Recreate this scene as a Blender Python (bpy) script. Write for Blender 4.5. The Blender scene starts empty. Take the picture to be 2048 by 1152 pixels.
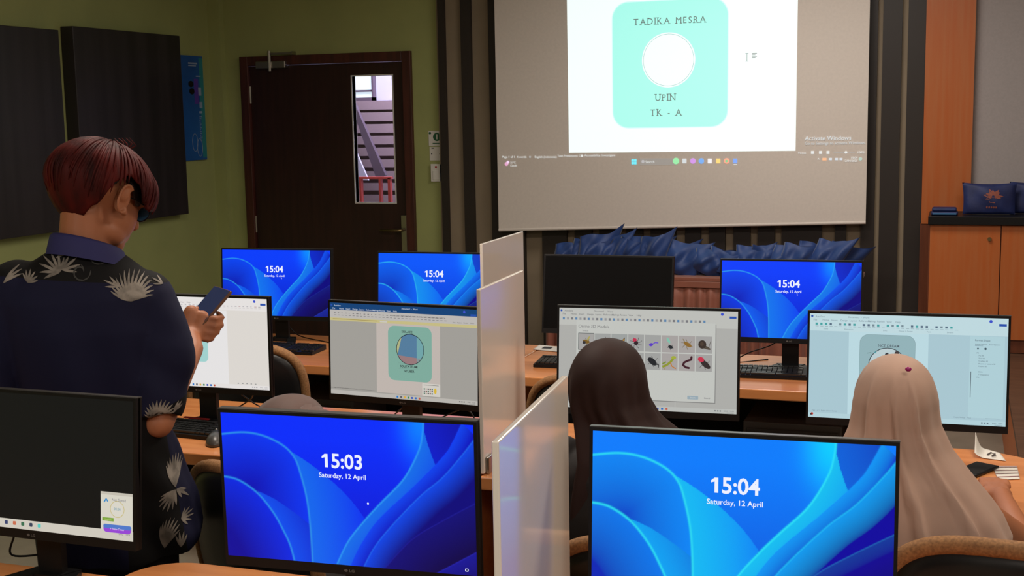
import bpy, bmesh, math, random
import numpy as np
from mathutils import Vector, Matrix, Quaternion
from mathutils.bvhtree import BVHTree
random.seed(7); np.random.seed(7)
R = math.radians
sc = bpy.context.scene
COL = sc.collection

# ------------------------------------------------------------ camera
F, PITCH, ROLL, YAW, CH = 2533.7, 0.135619194, -0.0182325586, 0.338254288, 1.75179511
_fw = Vector((-math.sin(YAW)*math.cos(PITCH), math.cos(YAW)*math.cos(PITCH), -math.sin(PITCH)))
_rt = Vector((math.cos(YAW), math.sin(YAW), 0)); _up = _rt.cross(_fw)
_RT = _rt*math.cos(ROLL)+_up*math.sin(ROLL); _UP = -_rt*math.sin(ROLL)+_up*math.cos(ROLL)
CAM = Vector((0, 0, CH))
cd = bpy.data.cameras.new('camera'); cam = bpy.data.objects.new('camera', cd); COL.objects.link(cam)
cd.sensor_width = 36; cd.lens = F/2048*36; cd.clip_start = .05; cd.clip_end = 60
m3 = Matrix((_RT, _UP, -_fw)).transposed().to_4x4(); m3.translation = CAM
cam.matrix_world = m3
sc.camera = cam

# ------------------------------------------------------------ world, light, exposure
sc.view_settings.view_transform = 'Standard'; sc.view_settings.look = 'None'
sc.view_settings.exposure = 0.0; sc.view_settings.gamma = 1.0; sc.view_settings.use_curve_mapping = False
w = bpy.data.worlds.new('world'); sc.world = w; w.use_nodes = True
w.node_tree.nodes['Background'].inputs[0].default_value = (.5, .55, .65, 1)
w.node_tree.nodes['Background'].inputs[1].default_value = .05
def area(name, loc, size, power, col, rot=(0, 0, 0), sy=None):
    l = bpy.data.lights.new(name, 'AREA'); l.energy = power; l.color = col; l.size = size
    if sy: l.shape = 'RECTANGLE'; l.size_y = sy
    o = bpy.data.objects.new(name, l); COL.objects.link(o); o.location = loc; o.rotation_euler = rot
    return o
area('ceiling_light_rear', (-2.2, -.6, 2.95), 1.2, 50, (1, .90, .80), sy=1.2)
area('ceiling_light_rear', (1.0, .4, 2.95), 1.2, 50, (1, .90, .80), sy=1.2)
area('ceiling_light_middle', (-1.9, 3.6, 2.95), 1.0, 40, (1, .89, .78), sy=.6)
area('ceiling_light_middle', (.6, 3.6, 2.95), 1.0, 34, (1, .87, .73), sy=.6)
area('front_fill_light', (-.8, 6.3, 2.95), 1.4, 34, (1, .92, .84), sy=.8)  # added fill that brightens the screen wall; no lit lamp known there
area('corridor_light', (-3.9, 9.2, 2.9), 1.2, 105, (.74, .74, 1), sy=1.0)

# ------------------------------------------------------------ helpers
def ray(px, py): return _fw+_RT*((px-1024)/F)-_UP*((py-576)/F)
def at(px, py, ax, v):                      # a point of the photo put on the plane ax = v
    d = ray(px, py); i = 'xyz'.index(ax); return CAM+d*((v-CAM[i])/d[i])
def lin(c):
    c = c/255.0
    return c/12.92 if c <= .04045 else ((c+.055)/1.055)**2.4
def rgb(c): return (lin(c[0]), lin(c[1]), lin(c[2]), 1)
def mat(name, c, rough=.6, metal=0, noise=0, scale=20, coat=0, c2=None, stretch=None, bump=0, spec=.5, sheen=0):
    m = bpy.data.materials.new(name); m.use_nodes = True; nt = m.node_tree; b = nt.nodes['Principled BSDF']
    b.inputs['Base Color'].default_value = rgb(c); b.inputs['Roughness'].default_value = rough
    b.inputs['Metallic'].default_value = metal; b.inputs['Coat Weight'].default_value = coat
    b.inputs['Coat Roughness'].default_value = .08; b.inputs['Specular IOR Level'].default_value = spec
    if sheen: b.inputs['Sheen Weight'].default_value = sheen
    tc = nt.nodes.new('ShaderNodeTexCoord'); mp = nt.nodes.new('ShaderNodeMapping'); nt.links.new(tc.outputs['Object'], mp.inputs[0])
    if stretch: mp.inputs['Scale'].default_value = stretch
    n = nt.nodes.new('ShaderNodeTexNoise'); n.inputs['Scale'].default_value = scale; n.inputs['Detail'].default_value = 5
    nt.links.new(mp.outputs[0], n.inputs['Vector'])
    if c2 or noise:
        r = nt.nodes.new('ShaderNodeValToRGB'); r.color_ramp.elements[0].position = .35; r.color_ramp.elements[1].position = .65
        k = 1-noise
        r.color_ramp.elements[0].color = rgb(c2) if c2 else rgb([v*k for v in c]); r.color_ramp.elements[1].color = rgb(c)
        nt.links.new(n.outputs['Fac'], r.inputs[0]); nt.links.new(r.outputs[0], b.inputs['Base Color'])
    if bump:
        bp = nt.nodes.new('ShaderNodeBump'); bp.inputs['Strength'].default_value = bump; bp.inputs['Distance'].default_value = .01
        nt.links.new(n.outputs['Fac'], bp.inputs['Height']); nt.links.new(bp.outputs[0], b.inputs['Normal'])
    return m
def screen_mat(name, mult=(1, 1, 1), strength=1.0, coat=.15, white=False):
    m = bpy.data.materials.new(name); m.use_nodes = True; nt = m.node_tree; b = nt.nodes['Principled BSDF']
    b.inputs['Base Color'].default_value = (.35, .34, .33, 1) if white else (.004, .004, .005, 1); b.inputs['Roughness'].default_value = .35 if not white else .8; b.inputs['Specular IOR Level'].default_value = .22
    a = nt.nodes.new('ShaderNodeAttribute'); a.attribute_name = 'Col'
    v = nt.nodes.new('ShaderNodeVectorMath'); v.operation = 'MULTIPLY'; v.inputs[1].default_value = mult
    nt.links.new(a.outputs['Color'], v.inputs[0]); nt.links.new(v.outputs[0], b.inputs['Emission Color'])
    b.inputs['Emission Strength'].default_value = strength
    return m
def link(name, me, m=None, parent=None, loc=(0, 0, 0), rot=(0, 0, 0), smooth=False):
    o = bpy.data.objects.new(name, me); COL.objects.link(o)
    if m is not None:
        for x in (m if isinstance(m, (list, tuple)) else [m]): me.materials.append(x)
    if smooth: me.shade_smooth()
    o.location = loc; o.rotation_euler = rot
    if parent: o.parent = parent
    return o
def tag(o, label, cat, group=None):
    o['label'] = label; o['category'] = cat
    if group: o['group'] = group
    return o
def thing(name, label, cat, loc=(0, 0, 0), rz=0, group=None):
    o = bpy.data.objects.new(name, None); COL.objects.link(o); o.location = loc; o.rotation_euler = (0, 0, rz)
    return tag(o, label, cat, group)
def struct(o): o['kind'] = 'structure'; return o
def sm(x): return x*x*(3-2*x)

class MB:
    def __init__(s): s.v = []; s.f = []; s.mi = []; s.m = 0
    def add(s, vs, fs):
        b = len(s.v); s.v += [tuple(p) for p in vs]; s.f += [tuple(i+b for i in f) for f in fs]; s.mi += [s.m]*len(fs); return s
    def box(s, x0, x1, y0, y1, z0, z1, M=None):
        vs = [Vector((x, y, z)) for z in (z0, z1) for y in (y0, y1) for x in (x0, x1)]
        if M: vs = [M @ v for v in vs]
        return s.add(vs, [(0, 2, 3, 1), (4, 5, 7, 6), (0, 1, 5, 4), (2, 6, 7, 3), (0, 4, 6, 2), (1, 3, 7, 5)])
    def prism(s, pts, a, b, ax='z'):
        n = len(pts)
        def P(p, h): return {'z': (p[0], p[1], h), 'y': (p[0], h, p[1]), 'x': (h, p[0], p[1])}[ax]
        vs = [P(p, a) for p in pts]+[P(p, b) for p in pts]
        return s.add(vs, [tuple(range(n)), tuple(range(2*n-1, n-1, -1))]+[(i, i+n, (i+1) % n+n, (i+1) % n) for i in range(n)])
    def tube(s, pts, r, n=10, cap=True):
        pts = [Vector(p) for p in pts]; k = len(pts); rr = r if isinstance(r, (list, tuple)) else [r]*k
        vs = []; prev = None
        for i, p in enumerate(pts):
            t = (pts[min(i+1, k-1)]-pts[max(i-1, 0)]).normalized()
            if prev is None:
                a = Vector((0, 0, 1)) if abs(t.z) < .9 else Vector((1, 0, 0)); u = t.cross(a).normalized()
            else: u = (prev-t*prev.dot(t)).normalized()
            prev = u; w_ = t.cross(u)
            for j in range(n):
                q = 2*math.pi*j/n; vs.append(p+(u*math.cos(q)+w_*math.sin(q))*rr[i])
        fs = [(i*n+j, i*n+(j+1) % n, (i+1)*n+(j+1) % n, (i+1)*n+j) for i in range(k-1) for j in range(n)]
        if cap: fs += [tuple(range(n-1, -1, -1)), tuple(range((k-1)*n, k*n))]
        return s.add(vs, fs)
    def ell(s, c, r, M=None, n=20, k=12):
        vs = []
        for i in range(k+1):
            t = math.pi*i/k
            for j in range(n):
                q = 2*math.pi*j/n; v = Vector((math.sin(t)*math.cos(q)*r[0], math.sin(t)*math.sin(q)*r[1], math.cos(t)*r[2]))
                if M: v = M @ v
                vs.append(v+Vector(c))
        return s.add(vs, [(i*n+j, (i+1)*n+j, (i+1)*n+(j+1) % n, i*n+(j+1) % n) for i in range(k) for j in range(n)])
    def cap(s, p0, p1, r0, r1, n=16):
        p0 = Vector(p0); p1 = Vector(p1); d = (p1-p0).normalized(); pts = []; rr = []
        for a in (80, 60, 40, 20): pts.append(p0-d*r0*math.sin(R(a))); rr.append(r0*math.cos(R(a)))
        pts += [p0, p1]; rr += [r0, r1]
        for a in (20, 40, 60, 80): pts.append(p1+d*r1*math.sin(R(a))); rr.append(r1*math.cos(R(a)))
        return s.tube(pts, rr, n)
    def loft(s, rings, close=True, capped=True):
        n = len(rings[0]); vs = [p for r in rings for p in r]
        fs = [(i*n+j, i*n+(j+1) % n, (i+1)*n+(j+1) % n, (i+1)*n+j) for i in range(len(rings)-1) for j in range(n if close else n-1)]
        if capped: fs += [tuple(range(n-1, -1, -1)), tuple(range((len(rings)-1)*n, len(rings)*n))]
        return s.add(vs, fs)
    def me(s, name):
        me = bpy.data.meshes.new(name); me.from_pydata(s.v, [], s.f)
        if max(s.mi, default=0): me.polygons.foreach_set('material_index', s.mi)
        me.update(); return me
    def build(s, name, m, parent=None, loc=(0, 0, 0), rot=(0, 0, 0), smooth=False, bevel=0, fix=True):
        me = s.me(name)
        if fix:
            bm = bmesh.new(); bm.from_mesh(me); bmesh.ops.recalc_face_normals(bm, faces=bm.faces); bm.to_mesh(me); bm.free()
        o = link(name, me, m, parent, loc, rot, smooth)
        if bevel:
            b = o.modifiers.new('b', 'BEVEL'); b.width = bevel; b.segments = 2; b.limit_method = 'ANGLE'
        return o
def remeshed(mb, voxel=.006, smooth=6, factor=.5):
    me = mb.me('tmp')
    bm = bmesh.new(); bm.from_mesh(me); bmesh.ops.remove_doubles(bm, verts=bm.verts, dist=1e-6); bmesh.ops.recalc_face_normals(bm, faces=bm.faces); bm.to_mesh(me); bm.free()
    o = bpy.data.objects.new('tmp', me); COL.objects.link(o)
    r = o.modifiers.new('r', 'REMESH'); r.mode = 'VOXEL'; r.voxel_size = voxel
    if smooth: q = o.modifiers.new('s', 'SMOOTH'); q.iterations = smooth; q.factor = factor
    dg = bpy.context.evaluated_depsgraph_get(); out = bpy.data.meshes.new_from_object(o.evaluated_get(dg), depsgraph=dg)
    bpy.data.objects.remove(o); out.shade_smooth(); return out
def copy_tree(o, parent=None):
    c = o.copy(); COL.objects.link(c); c.parent = parent
    for ch in list(o.children): copy_tree(ch, c)
    return c

_tc = {}
def glyphs(s, bold):
    if (s, bold) not in _tc:
        cu = bpy.data.curves.new('t', 'FONT'); cu.body = s; cu.size = 1; cu.offset = bold; cu.resolution_u = 3
        o = bpy.data.objects.new('t', cu); COL.objects.link(o)
        dg = bpy.context.evaluated_depsgraph_get(); me = bpy.data.meshes.new_from_object(o.evaluated_get(dg), depsgraph=dg)
        v = [(p.co.x, p.co.y) for p in me.vertices]; f = [tuple(p.vertices) for p in me.polygons]
        bpy.data.objects.remove(o); bpy.data.meshes.remove(me); _tc[(s, bold)] = (v, f)
    return _tc[(s, bold)]
class Canvas:
    """Flat coloured picture of what a display shows; u to the right, v down, both 0..1; faces -y."""
    def __init__(s, W, H): s.W = W; s.H = H; s.v = []; s.f = []; s.c = []; s.L = 6e-5
    def P(s, u, v, l): return ((u-.5)*s.W, -l*s.L, (1-v)*s.H)
    def poly(s, pts, c, l=1):
        b = len(s.v); s.v += [s.P(u, v, l) for u, v in pts]; s.f.append(tuple(range(b, b+len(pts)))); s.c.append(rgb(c)); return s
    def rect(s, u0, v0, u1, v1, c, l=1): return s.poly([(u0, v1), (u1, v1), (u1, v0), (u0, v0)], c, l)
    def rrect(s, u0, v0, u1, v1, r, c, l=1):
        ru = r; rv = r*s.W/s.H; p = []
        for cu, cv, a0 in ((u1-ru, v0+rv, 90), (u0+ru, v0+rv, 180), (u0+ru, v1-rv, 270), (u1-ru, v1-rv, 0)):
            for k in range(9): a = R(a0+k*11.25)if a0 != 90 else R(0+k*11.25); p.append((cu+ru*math.cos(a), cv-rv*math.sin(a)))
        # order: corner arcs, counter-clockwise
        q = []
        for cu, cv, a0 in ((u1-ru, v0+rv, 0), (u0+ru, v0+rv, 90), (u0+ru, v1-rv, 180), (u1-ru, v1-rv, 270)):
            for k in range(9): a = R(a0+k*11.25); q.append((cu+ru*math.cos(a), cv-rv*math.sin(a)))
        return s.poly(q, c, l)
    def circ(s, u, v, r, c, l=1, ry=None, n=28):
        rv = (ry if ry else r*s.W/s.H); return s.poly([(u+r*math.cos(2*math.pi*k/n), v-rv*math.sin(2*math.pi*k/n)) for k in range(n)], c, l)
    def text(s, t, u, v, size, c, l=2, align='c', bold=0, wide=1.0):
        vs, fs = glyphs(t, bold); 
        if not vs: return s
        x0 = min(p[0] for p in vs); x1 = max(p[0] for p in vs); off = {'l': x0, 'c': (x0+x1)/2, 'r': x1}[align]
        b = len(s.v); k = size*s.H
        for x, y in vs:
            q = s.P(u, v, l); s.v.append((q[0]+(x-off)*k*wide, q[1], q[2]+y*k))
        for f in fs: s.f.append(tuple(i+b for i in f)); s.c.append(rgb(c))
        return s
    def line(s, pts, w_, c, l=2):
        for (a, b), (d, e) in zip(pts, pts[1:]):
            dx = (d-a)*s.W; dy = (e-b)*s.H; n = math.hypot(dx, dy) or 1; ox = -dy/n*w_/s.W/2; oy = dx/n*w_/s.H/2
            s.poly([(a+ox, b+oy), (d+ox, e+oy), (d-ox, e-oy), (a-ox, b-oy)], c, l)
        return s
    def me(s, name='display'):
        me = bpy.data.meshes.new(name); me.from_pydata(s.v, [], s.f); me.update()
        at_ = me.color_attributes.new('Col', 'FLOAT_COLOR', 'CORNER'); out = []
        for p, c in zip(me.polygons, s.c): out += list(c)*len(p.vertices)
        at_.data.foreach_set('color', out); return me

# ------------------------------------------------------------ materials
WALLG = mat('lime_paint', (170, 176, 112), .75, noise=.04, scale=3, bump=.03)
CEIL = mat('ceiling_white', (200, 198, 190), .9)
FLOOR = mat('grey_floor_tile', (150, 142, 128), .35, noise=.08, scale=6)
DOORM = mat('dark_walnut', (54, 27, 22), .45, c2=(42, 20, 17), scale=5, stretch=(6, 6, .5))
DFRAME = mat('door_frame_wood', (84, 40, 30), .45, c2=(64, 30, 24), scale=5, stretch=(6, 6, .5))
DARKB = mat('dark_board', (42, 34, 30), .5)
TAUPE = mat('taupe_panel', (148, 132, 110), .7, noise=.05, scale=4)
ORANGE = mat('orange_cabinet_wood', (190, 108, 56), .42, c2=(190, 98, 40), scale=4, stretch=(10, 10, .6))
ORANGED = mat('darker_cabinet_wood', (120, 62, 34), .5, c2=(104, 52, 28), scale=4, stretch=(10, 10, .6))
DESK = mat('beech_desk_top', (226, 150, 92), .28, c2=(212, 134, 78), scale=3, stretch=(1, 9, 9), coat=.25)
DESKE = mat('beech_desk_edge', (214, 130, 70), .4, c2=(200, 116, 60), scale=3, stretch=(1, 9, 9))
BLACK = mat('black_plastic', (15, 15, 17), .42, spec=.3)
BLACKM = mat('matte_black', (16, 15, 16), .7, spec=.2)
BEZT = mat('bezel_edge', (70, 68, 66), .35)
GREYPL = mat('grey_plastic', (120, 118, 114), .5)
STEEL = mat('brushed_steel', (170, 165, 155), .32, metal=1)
BRASS = mat('dull_brass', (150, 130, 90), .35, metal=1)
ACRYL = mat('white_acrylic', (236, 228, 218), .13, coat=.4, spec=.6)
PANELBK = mat('black_acoustic_panel', (54, 48, 50), .38, noise=.25, scale=2, stretch=(2, 5, .25), spec=.35)  # upright streaks in the colour imitate soft reflections on the panels
FABRICW = mat('projection_fabric', (232, 222, 214), .8, noise=.02, scale=60)
GREYWALL = mat('grey_board_fabric', (176, 168, 168), .8, noise=.03, scale=80)
BLUEBAG = mat('blue_nonwoven_fabric', (26, 62, 128), .55, c2=(21, 54, 114), scale=5, bump=.1, sheen=.2)
NAVYBAG = mat('navy_canvas', (30, 44, 100), .6, c2=(24, 34, 82), scale=14, bump=.3)
RUST = mat('rust_print', (150, 84, 70), .7)
SKIRT = mat('brown_table_skirt', (150, 88, 70), .55, noise=.06, scale=9, sheen=.2)
PAPER = mat('white_paper', (225, 222, 215), .7)
INK = mat('dark_ink', (40, 40, 45), .7)
REDINK = mat('red_ink', (170, 60, 60), .7)
SKIN = mat('brown_skin', (176, 112, 78), .5, noise=.05, scale=9, spec=.4)
HAIRM = mat('dark_red_hair', (88, 20, 16), .62, c2=(48, 12, 12), scale=5, stretch=(5, 5, .8), bump=.3, spec=.18)
HAIRB = mat('black_under_hair', (26, 14, 14), .5, scale=30, stretch=(5, 5, .8), bump=.5)
NAVY = mat('navy_shirt_cloth', (34, 34, 82), .75, noise=.08, scale=22, bump=.15)
BATIK = mat('black_batik_cloth', (14, 14, 14), .8)
LEAFM = mat('ivory_batik_print', (150, 142, 132), .8, noise=.3, scale=40)
LEAFD = mat('grey_batik_print', (62, 62, 60), .8)
TROUSER = mat('dark_trousers', (24, 24, 32), .8)
HIJB = mat('dark_brown_jersey', (50, 31, 28), .7, noise=.08, scale=12, spec=.25)
HIJC = mat('beige_chiffon', (186, 152, 134), .75, noise=.06, scale=7, sheen=.15, bump=.08)
HIJR = mat('taupe_brown_jersey', (92, 66, 58), .7, noise=.08, scale=12, sheen=.2)
GOWN = mat('black_brown_dress', (30, 23, 23), .75, noise=.1, scale=12)
BLACKC = mat('black_dress', (18, 18, 20), .8)
CHAIRB = mat('black_chair_leather', (24, 24, 26), .38)
CHAIRT = mat('tan_mesh_fabric', (176, 128, 82), .75, c2=(140, 100, 64), scale=160)
CHAIRO = mat('orange_chair_fabric', (200, 104, 48), .7, noise=.06, scale=60)
KEYM = mat('keycap_black', (34, 35, 36), .3, spec=.6)
PINK = mat('magenta_pin', (160, 20, 110), .25)
POSTER = mat('blue_poster', (28, 100, 180), .4, c2=(24, 84, 160), scale=3)
POSTERP = mat('poster_purple', (90, 60, 170), .4)
POSTERT = mat('poster_teal', (40, 140, 150), .4)
SCR = screen_mat('lcd_picture'); SCRB = screen_mat('lcd_picture_cyan', (1, 1.5, 1.0), 1.0)
SCRF = screen_mat('lcd_picture_bright', (1.2, 2.2, 1.25), 1.0)
OFFM = mat('dark_lcd_panel', (7, 7, 8), .5, spec=.12)
PROJ = screen_mat('projected_picture', strength=1.0, white=True)
gl = bpy.data.materials.new('clear_glass'); gl.use_nodes = True
_b = gl.node_tree.nodes['Principled BSDF']; _b.inputs['Transmission Weight'].default_value = 1; _b.inputs['Roughness'].default_value = .02; _b.inputs['IOR'].default_value = 1.02
GLASS = gl

# ------------------------------------------------------------ the room
WY = 8.0; LX = at(437, 300, 'y', WY).x; RX = 3.6; BY = -3.2; CZ = 3.0
def wx(px, py=250, y=WY): return at(px, py, 'y', y).x
def wz(px, py, y=WY): return at(px, py, 'y', y).z
struct(MB().box(LX-.2, RX+.2, BY-.2, WY+2.6, -.1, 0).build('floor', FLOOR))
struct(MB().box(LX-.2, RX+.2, BY-.2, WY+2.6, CZ, CZ+.1).build('ceiling', CEIL))
struct(MB().box(LX-.2, LX, BY-.2, WY+.15, 0, CZ).build('wall_left', WALLG))
struct(MB().box(RX, RX+.2, BY-.2, WY+.15, 0, CZ).build('wall_right', CEIL))
struct(MB().box(LX-.2, RX+.2, BY-.2, BY, 0, CZ).build('wall_back', CEIL))
DX0, DX1, DZ = wx(482, 111), wx(829, 300), wz(650, 108)
mb = MB(); mb.box(LX, DX0, WY, WY+.15, 0, CZ); mb.box(DX1, RX, WY, WY+.15, 0, CZ); mb.box(DX0, DX1, WY, WY+.15, DZ, CZ)
struct(mb.build('wall_front', WALLG))
struct(MB().box(LX, wx(457), WY-.06, WY, 0, CZ).build('trim_1', WALLG))
struct(MB().box(LX, LX+.015, BY, WY-.06, 0, .1).build('baseboard_left', DARKB))

# door with frame, leaf, view panel, closer, lever handle, hinges
door = struct(thing('door_1', 'dark brown wooden door with narrow glass view panel', 'door', ((DX0+DX1)/2, WY, 0))); del door['label'], door['category']
dx = (DX0+DX1)/2
def D(px, py, y=WY): p = at(px, py, 'y', y); return p.x-dx, p.z
mb = MB(); fw_ = .065; a0, a1 = DX0-dx, DX1-dx
mb.box(a0, a0+fw_, -.03, .12, 0, DZ); mb.box(a1-fw_, a1, -.03, .12, 0, DZ); mb.box(a0+fw_, a1-fw_, -.03, .12, DZ-fw_, DZ)
mb.build('door_frame', DFRAME, door, bevel=.004)
gx0, gz1 = D(704, 153); gx1, _ = D(784, 153); _, gz0 = D(748, 405)
l0, l1, lt = a0+fw_+.004, a1-fw_-.004, DZ-fw_-.004
mb = MB(); mb.box(l0, gx0, 0, .045, .01, lt); mb.box(gx1, l1, 0, .045, .01, lt); mb.box(gx0, gx1, 0, .045, gz1, lt); mb.box(gx0, gx1, 0, .045, .01, gz0)
leaf = mb.build('door_leaf', DOORM, door)
mb = MB(); e = .008; mb.box(gx0-e, gx0, -.006, .05, gz0-e, gz1+e); mb.box(gx1, gx1+e, -.006, .05, gz0-e, gz1+e); mb.box(gx0, gx1, -.006, .05, gz1, gz1+e); mb.box(gx0, gx1, -.006, .05, gz0-e, gz0)
mb.build('glass_bead', PAPER, door)
MB().box(gx0, gx1, .02, .026, gz0, gz1).build('door_glass', GLASS, door)
cx0, cz_ = D(518, 131); cx1, _ = D(577, 131)
cl = MB().box(cx0, cx1, -.05, 0, cz_-.025, cz_+.025).build('door_closer', STEEL, door, bevel=.005)
mb = MB(); ax_, az_ = D(546, 108); bx_, bz_ = D(592, 108)
mb.tube([(ax_, -.055, cz_-.045), (ax_, -.055, az_+.02)], .012); mb.box(ax_-.01, bx_, -.062, -.045, az_-.008, az_+.006)
mb.box(bx_-.02, bx_, -.045, 0, az_-.012, az_+.012); mb.build('closer_arm', STEEL, cl)
hx0, hz1 = D(803, 430); hx1, hz0 = D(816, 505)
MB().box(hx0, hx1, -.012, 0, hz0, hz1).build('handle_plate', STEEL, door, bevel=.003)
lx, lz = D(768, 459); h_ = MB(); hc = (hx0+hx1)/2
h_.tube([(hc, -.012, lz), (hc, -.055, lz), (hc-.02, -.062, lz), (lx, -.062, lz)], .009); h_.build('door_handle', BRASS, door, smooth=True)
for px, py in ((497, 190), (508, 448)):
    x_, z_ = D(px, py); MB().tube([(a0+fw_, -.006, z_-.06), (a0+fw_, -.006, z_+.06)], .008).build('hinge', STEEL, door)
# corridor beyond the view panel
VP_ = 9.9
cm = mat('corridor_paint', (205, 200, 225), .8); cbr = mat('corridor_brown', (158, 134, 140), .7); cdk = mat('corridor_beam', (96, 80, 92), .6)
crd = mat('corridor_red', (190, 70, 62), .6); cwn = mat('window_daylight', (225, 245, 255), .8)
cwn.node_tree.nodes['Principled BSDF'].inputs['Emission Color'].default_value = (.75, .9, 1, 1); cwn.node_tree.nodes['Principled BSDF'].inputs['Emission Strength'].default_value = .8
struct(MB().box(-7.5, -1.5, VP_+.05, VP_+.2, 0, CZ).build('wall_corridor', cm))
def V(px, py, y=VP_): p = at(px, py, 'y', y); return (p.x, p.z)
def vbox(px0, py0, px1, py1, y, t, m, name, par=None):
    p = V(px0, py0, y); q = V(px1, py1, y); return MB().box(p[0], q[0], y, y+t, q[1], p[1]).build(name, m, par)
wn = struct(vbox(690, 120, 744, 196, VP_, .03, cwn, 'window_2'))
mb = MB(); p = V(744, 120); q = V(750, 201); mb.box(p[0], q[0], VP_-.03, VP_+.03, q[1], p[1]); p = V(690, 196); q = V(750, 201); mb.box(p[0], q[0], VP_-.03, VP_+.03, q[1], p[1]); p = V(690, 181); q = V(744, 183.5); mb.box(p[0], q[0], VP_-.02, VP_-.001, q[1], p[1])
struct(mb.build('window_3', cdk))
st = thing('staircase', 'purplish brown corridor staircase seen through the door glass', 'staircase', (0, VP_, 0))
mb = MB()
for k in range(9):
    p = V(690, 203+k*23); q = V(830, 203+k*23+15); mb.box(p[0], q[0], -.16+.0*k, .04, q[1], p[1])
    p = V(690, 218+k*23); q = V(830, 226+k*23); mb.box(p[0], q[0], -.1, .03, q[1], p[1])
mb.build('stair_treads', cbr, st)
pts = [V(700, 190, 9.6), V(706, 190, 9.6), V(775, 350, 9.6), V(757, 358, 9.6)]
MB().prism(pts, -.34, -.3, 'y').build('stair_stringer', cdk, st)
pts = [V(700, 262, 9.5), V(742, 360, 9.5), V(700, 360, 9.5)]
MB().prism(pts, -.45, -.43, 'y').build('stair_side_panel', cm, st)
lb = thing('corridor_bench', 'red framed bench in the corridor behind the door glass', 'bench', (0, 9.3, 0))
mb = MB()
for a, b, c, d in ((714, 354, 782, 358), (718, 358, 724, 420), (757, 358, 763, 420), (775, 356, 782, 420)):
    p = V(a, b, 9.3); q = V(c, d, 9.3); mb.box(p[0], q[0], 0, .04, q[1] if d < 400 else 0, p[1])
mb.build('bench_frame', crd, lb)

# slatted feature wall: taupe backing with dark upright boards
S0, S1 = wx(880), wx(1848)
feat = bpy.data.objects.new('trim_2', None); COL.objects.link(feat); feat.location = (0, WY, 0); struct(feat)
MB().box(S0, S1, -.02, 0, 0, CZ).build('backing_panel', TAUPE, feat)
gaps = [(893, 925), (945, 980), (1050, 1084), (1133, 1149), (1183, 1198), (1235, 1251), (1285, 1301), (1351, 1370), (1401, 1418), (1450, 1467), (1500, 1515), (1549, 1563), (1643, 1670), (1692, 1721), (1752, 1762), (1800, 1812)]
edge = 880
for a, b in gaps+[(1848, 1848)]:
    if a > edge:
        x0, x1 = wx(edge, 460 if 1000 < edge < 1745 else 250, WY-.05), wx(a, 460 if 1000 < a < 1745 else 250, WY-.05)
        MB().box(x0, x1, -.05, -.02, 0, CZ).build('board', DARKB, feat)
    edge = b
# orange timber pier, grey board behind the cabinet
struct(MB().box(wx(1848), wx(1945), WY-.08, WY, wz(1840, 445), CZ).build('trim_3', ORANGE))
struct(MB().box(wx(1846), wx(1945), WY-.075, WY, 0, wz(1840, 445)).build('trim_4', ORANGED))  # lower stretch of the pier in a darker tone than above
struct(MB().box(wx(1945), RX, WY-.03, WY, 0, CZ).build('trim_5', GREYWALL))

# raised timber platform at the right
plat = thing('platform', 'low raised platform with dark timber top beside the cabinet', 'platform', (.27, 5.2, 0))
MB().box(0, 2.6, 0, 2.35, 0, .345).build('platform_riser', ORANGE, plat)
MB().box(-.004, 2.6, -.004, 2.35, .345, .37).build('platform_deck', mat('dark_timber_floor', (104, 76, 58), .45, c2=(84, 60, 46), scale=5, stretch=(1, 12, 1)), plat)

# cabinet with black counter
CY = 7.55
cab = thing('storage_cabinet', 'orange wood storage cabinet with black counter at right wall', 'cabinet', (0, CY, 0))
c0 = at(1858, 450, 'y', CY).x; ctop = at(1900, 433, 'y', CY-.03).z; cb = at(1900, 450, 'y', CY-.03).z
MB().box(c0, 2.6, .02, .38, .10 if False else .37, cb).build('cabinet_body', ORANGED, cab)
MB().box(c0, .262, .02, .38, 0, .37).build('cabinet_foot', ORANGED, cab)
MB().box(at(1860, 440, 'y', CY-.03).x-.01, 2.62, -.03, .385, cb, ctop).build('countertop', BLACK, cab, bevel=.004)
jx = at(1999, 560, 'y', CY).x; xs = [c0+.004, jx, jx+.48, jx+.96, jx+1.44, 2.598]; dz0 = at(2030, 680, 'y', CY).z
for i in range(len(xs)-1):
    dr = MB().box(xs[i]+.003, xs[i+1]-.003, 0, .019, dz0, cb-.004).build('cabinet_door', ORANGE, cab)
    if i in (0, 2, 4):
        kx = at(1979, 478, 'y', CY); mb = MB(); X_ = kx.x if i == 0 else xs[i+1]-.05
        mb.tube([(X_, 0, kx.z), (X_, -.012, kx.z)], .011, 14); mb.build('lock', BRASS, dr)
MB().box(c0+.02, 2.58, .03, .045, .372, dz0-.006).build('plinth', ORANGE, cab)

# black panels on the left wall
def lw(px, py, x): p = at(px, py, 'x', x); return p.y, p.z
th = .09
y0, zt = lw(145, 52, LX+th); y1, _ = lw(361, 102, LX+th); _, zb = lw(373, 428, LX+th)
pn = MB().box(0, th, 0, y1-y0, zb, zt).build('wall_panel', PANELBK, loc=(LX, y0, 0), bevel=.004)
tag(pn, 'wide black panel mounted on green wall beside the blue poster', 'panel', 'black wall panels')
yb, zt2 = lw(117, 60, LX+th)
pn2 = MB().box(0, th, yb-1.45-yb, 0, zb, zt2+.0).build('wall_panel', PANELBK, loc=(LX, yb, 0), bevel=.004)
tag(pn2, 'black wall panel at photo left edge, behind the standing person', 'panel', 'black wall panels')
y0p, z1p = lw(366, 110, LX+.02); y1p, _ = lw(405, 116, LX+.02); _, z0p = lw(411, 319, LX+.02)
y0p -= .12
po = thing('poster', 'narrow blue poster with white printing on green wall', 'poster', (LX, y0p, z0p))
PWd, PHt = y1p-y0p, z1p-z0p
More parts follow.
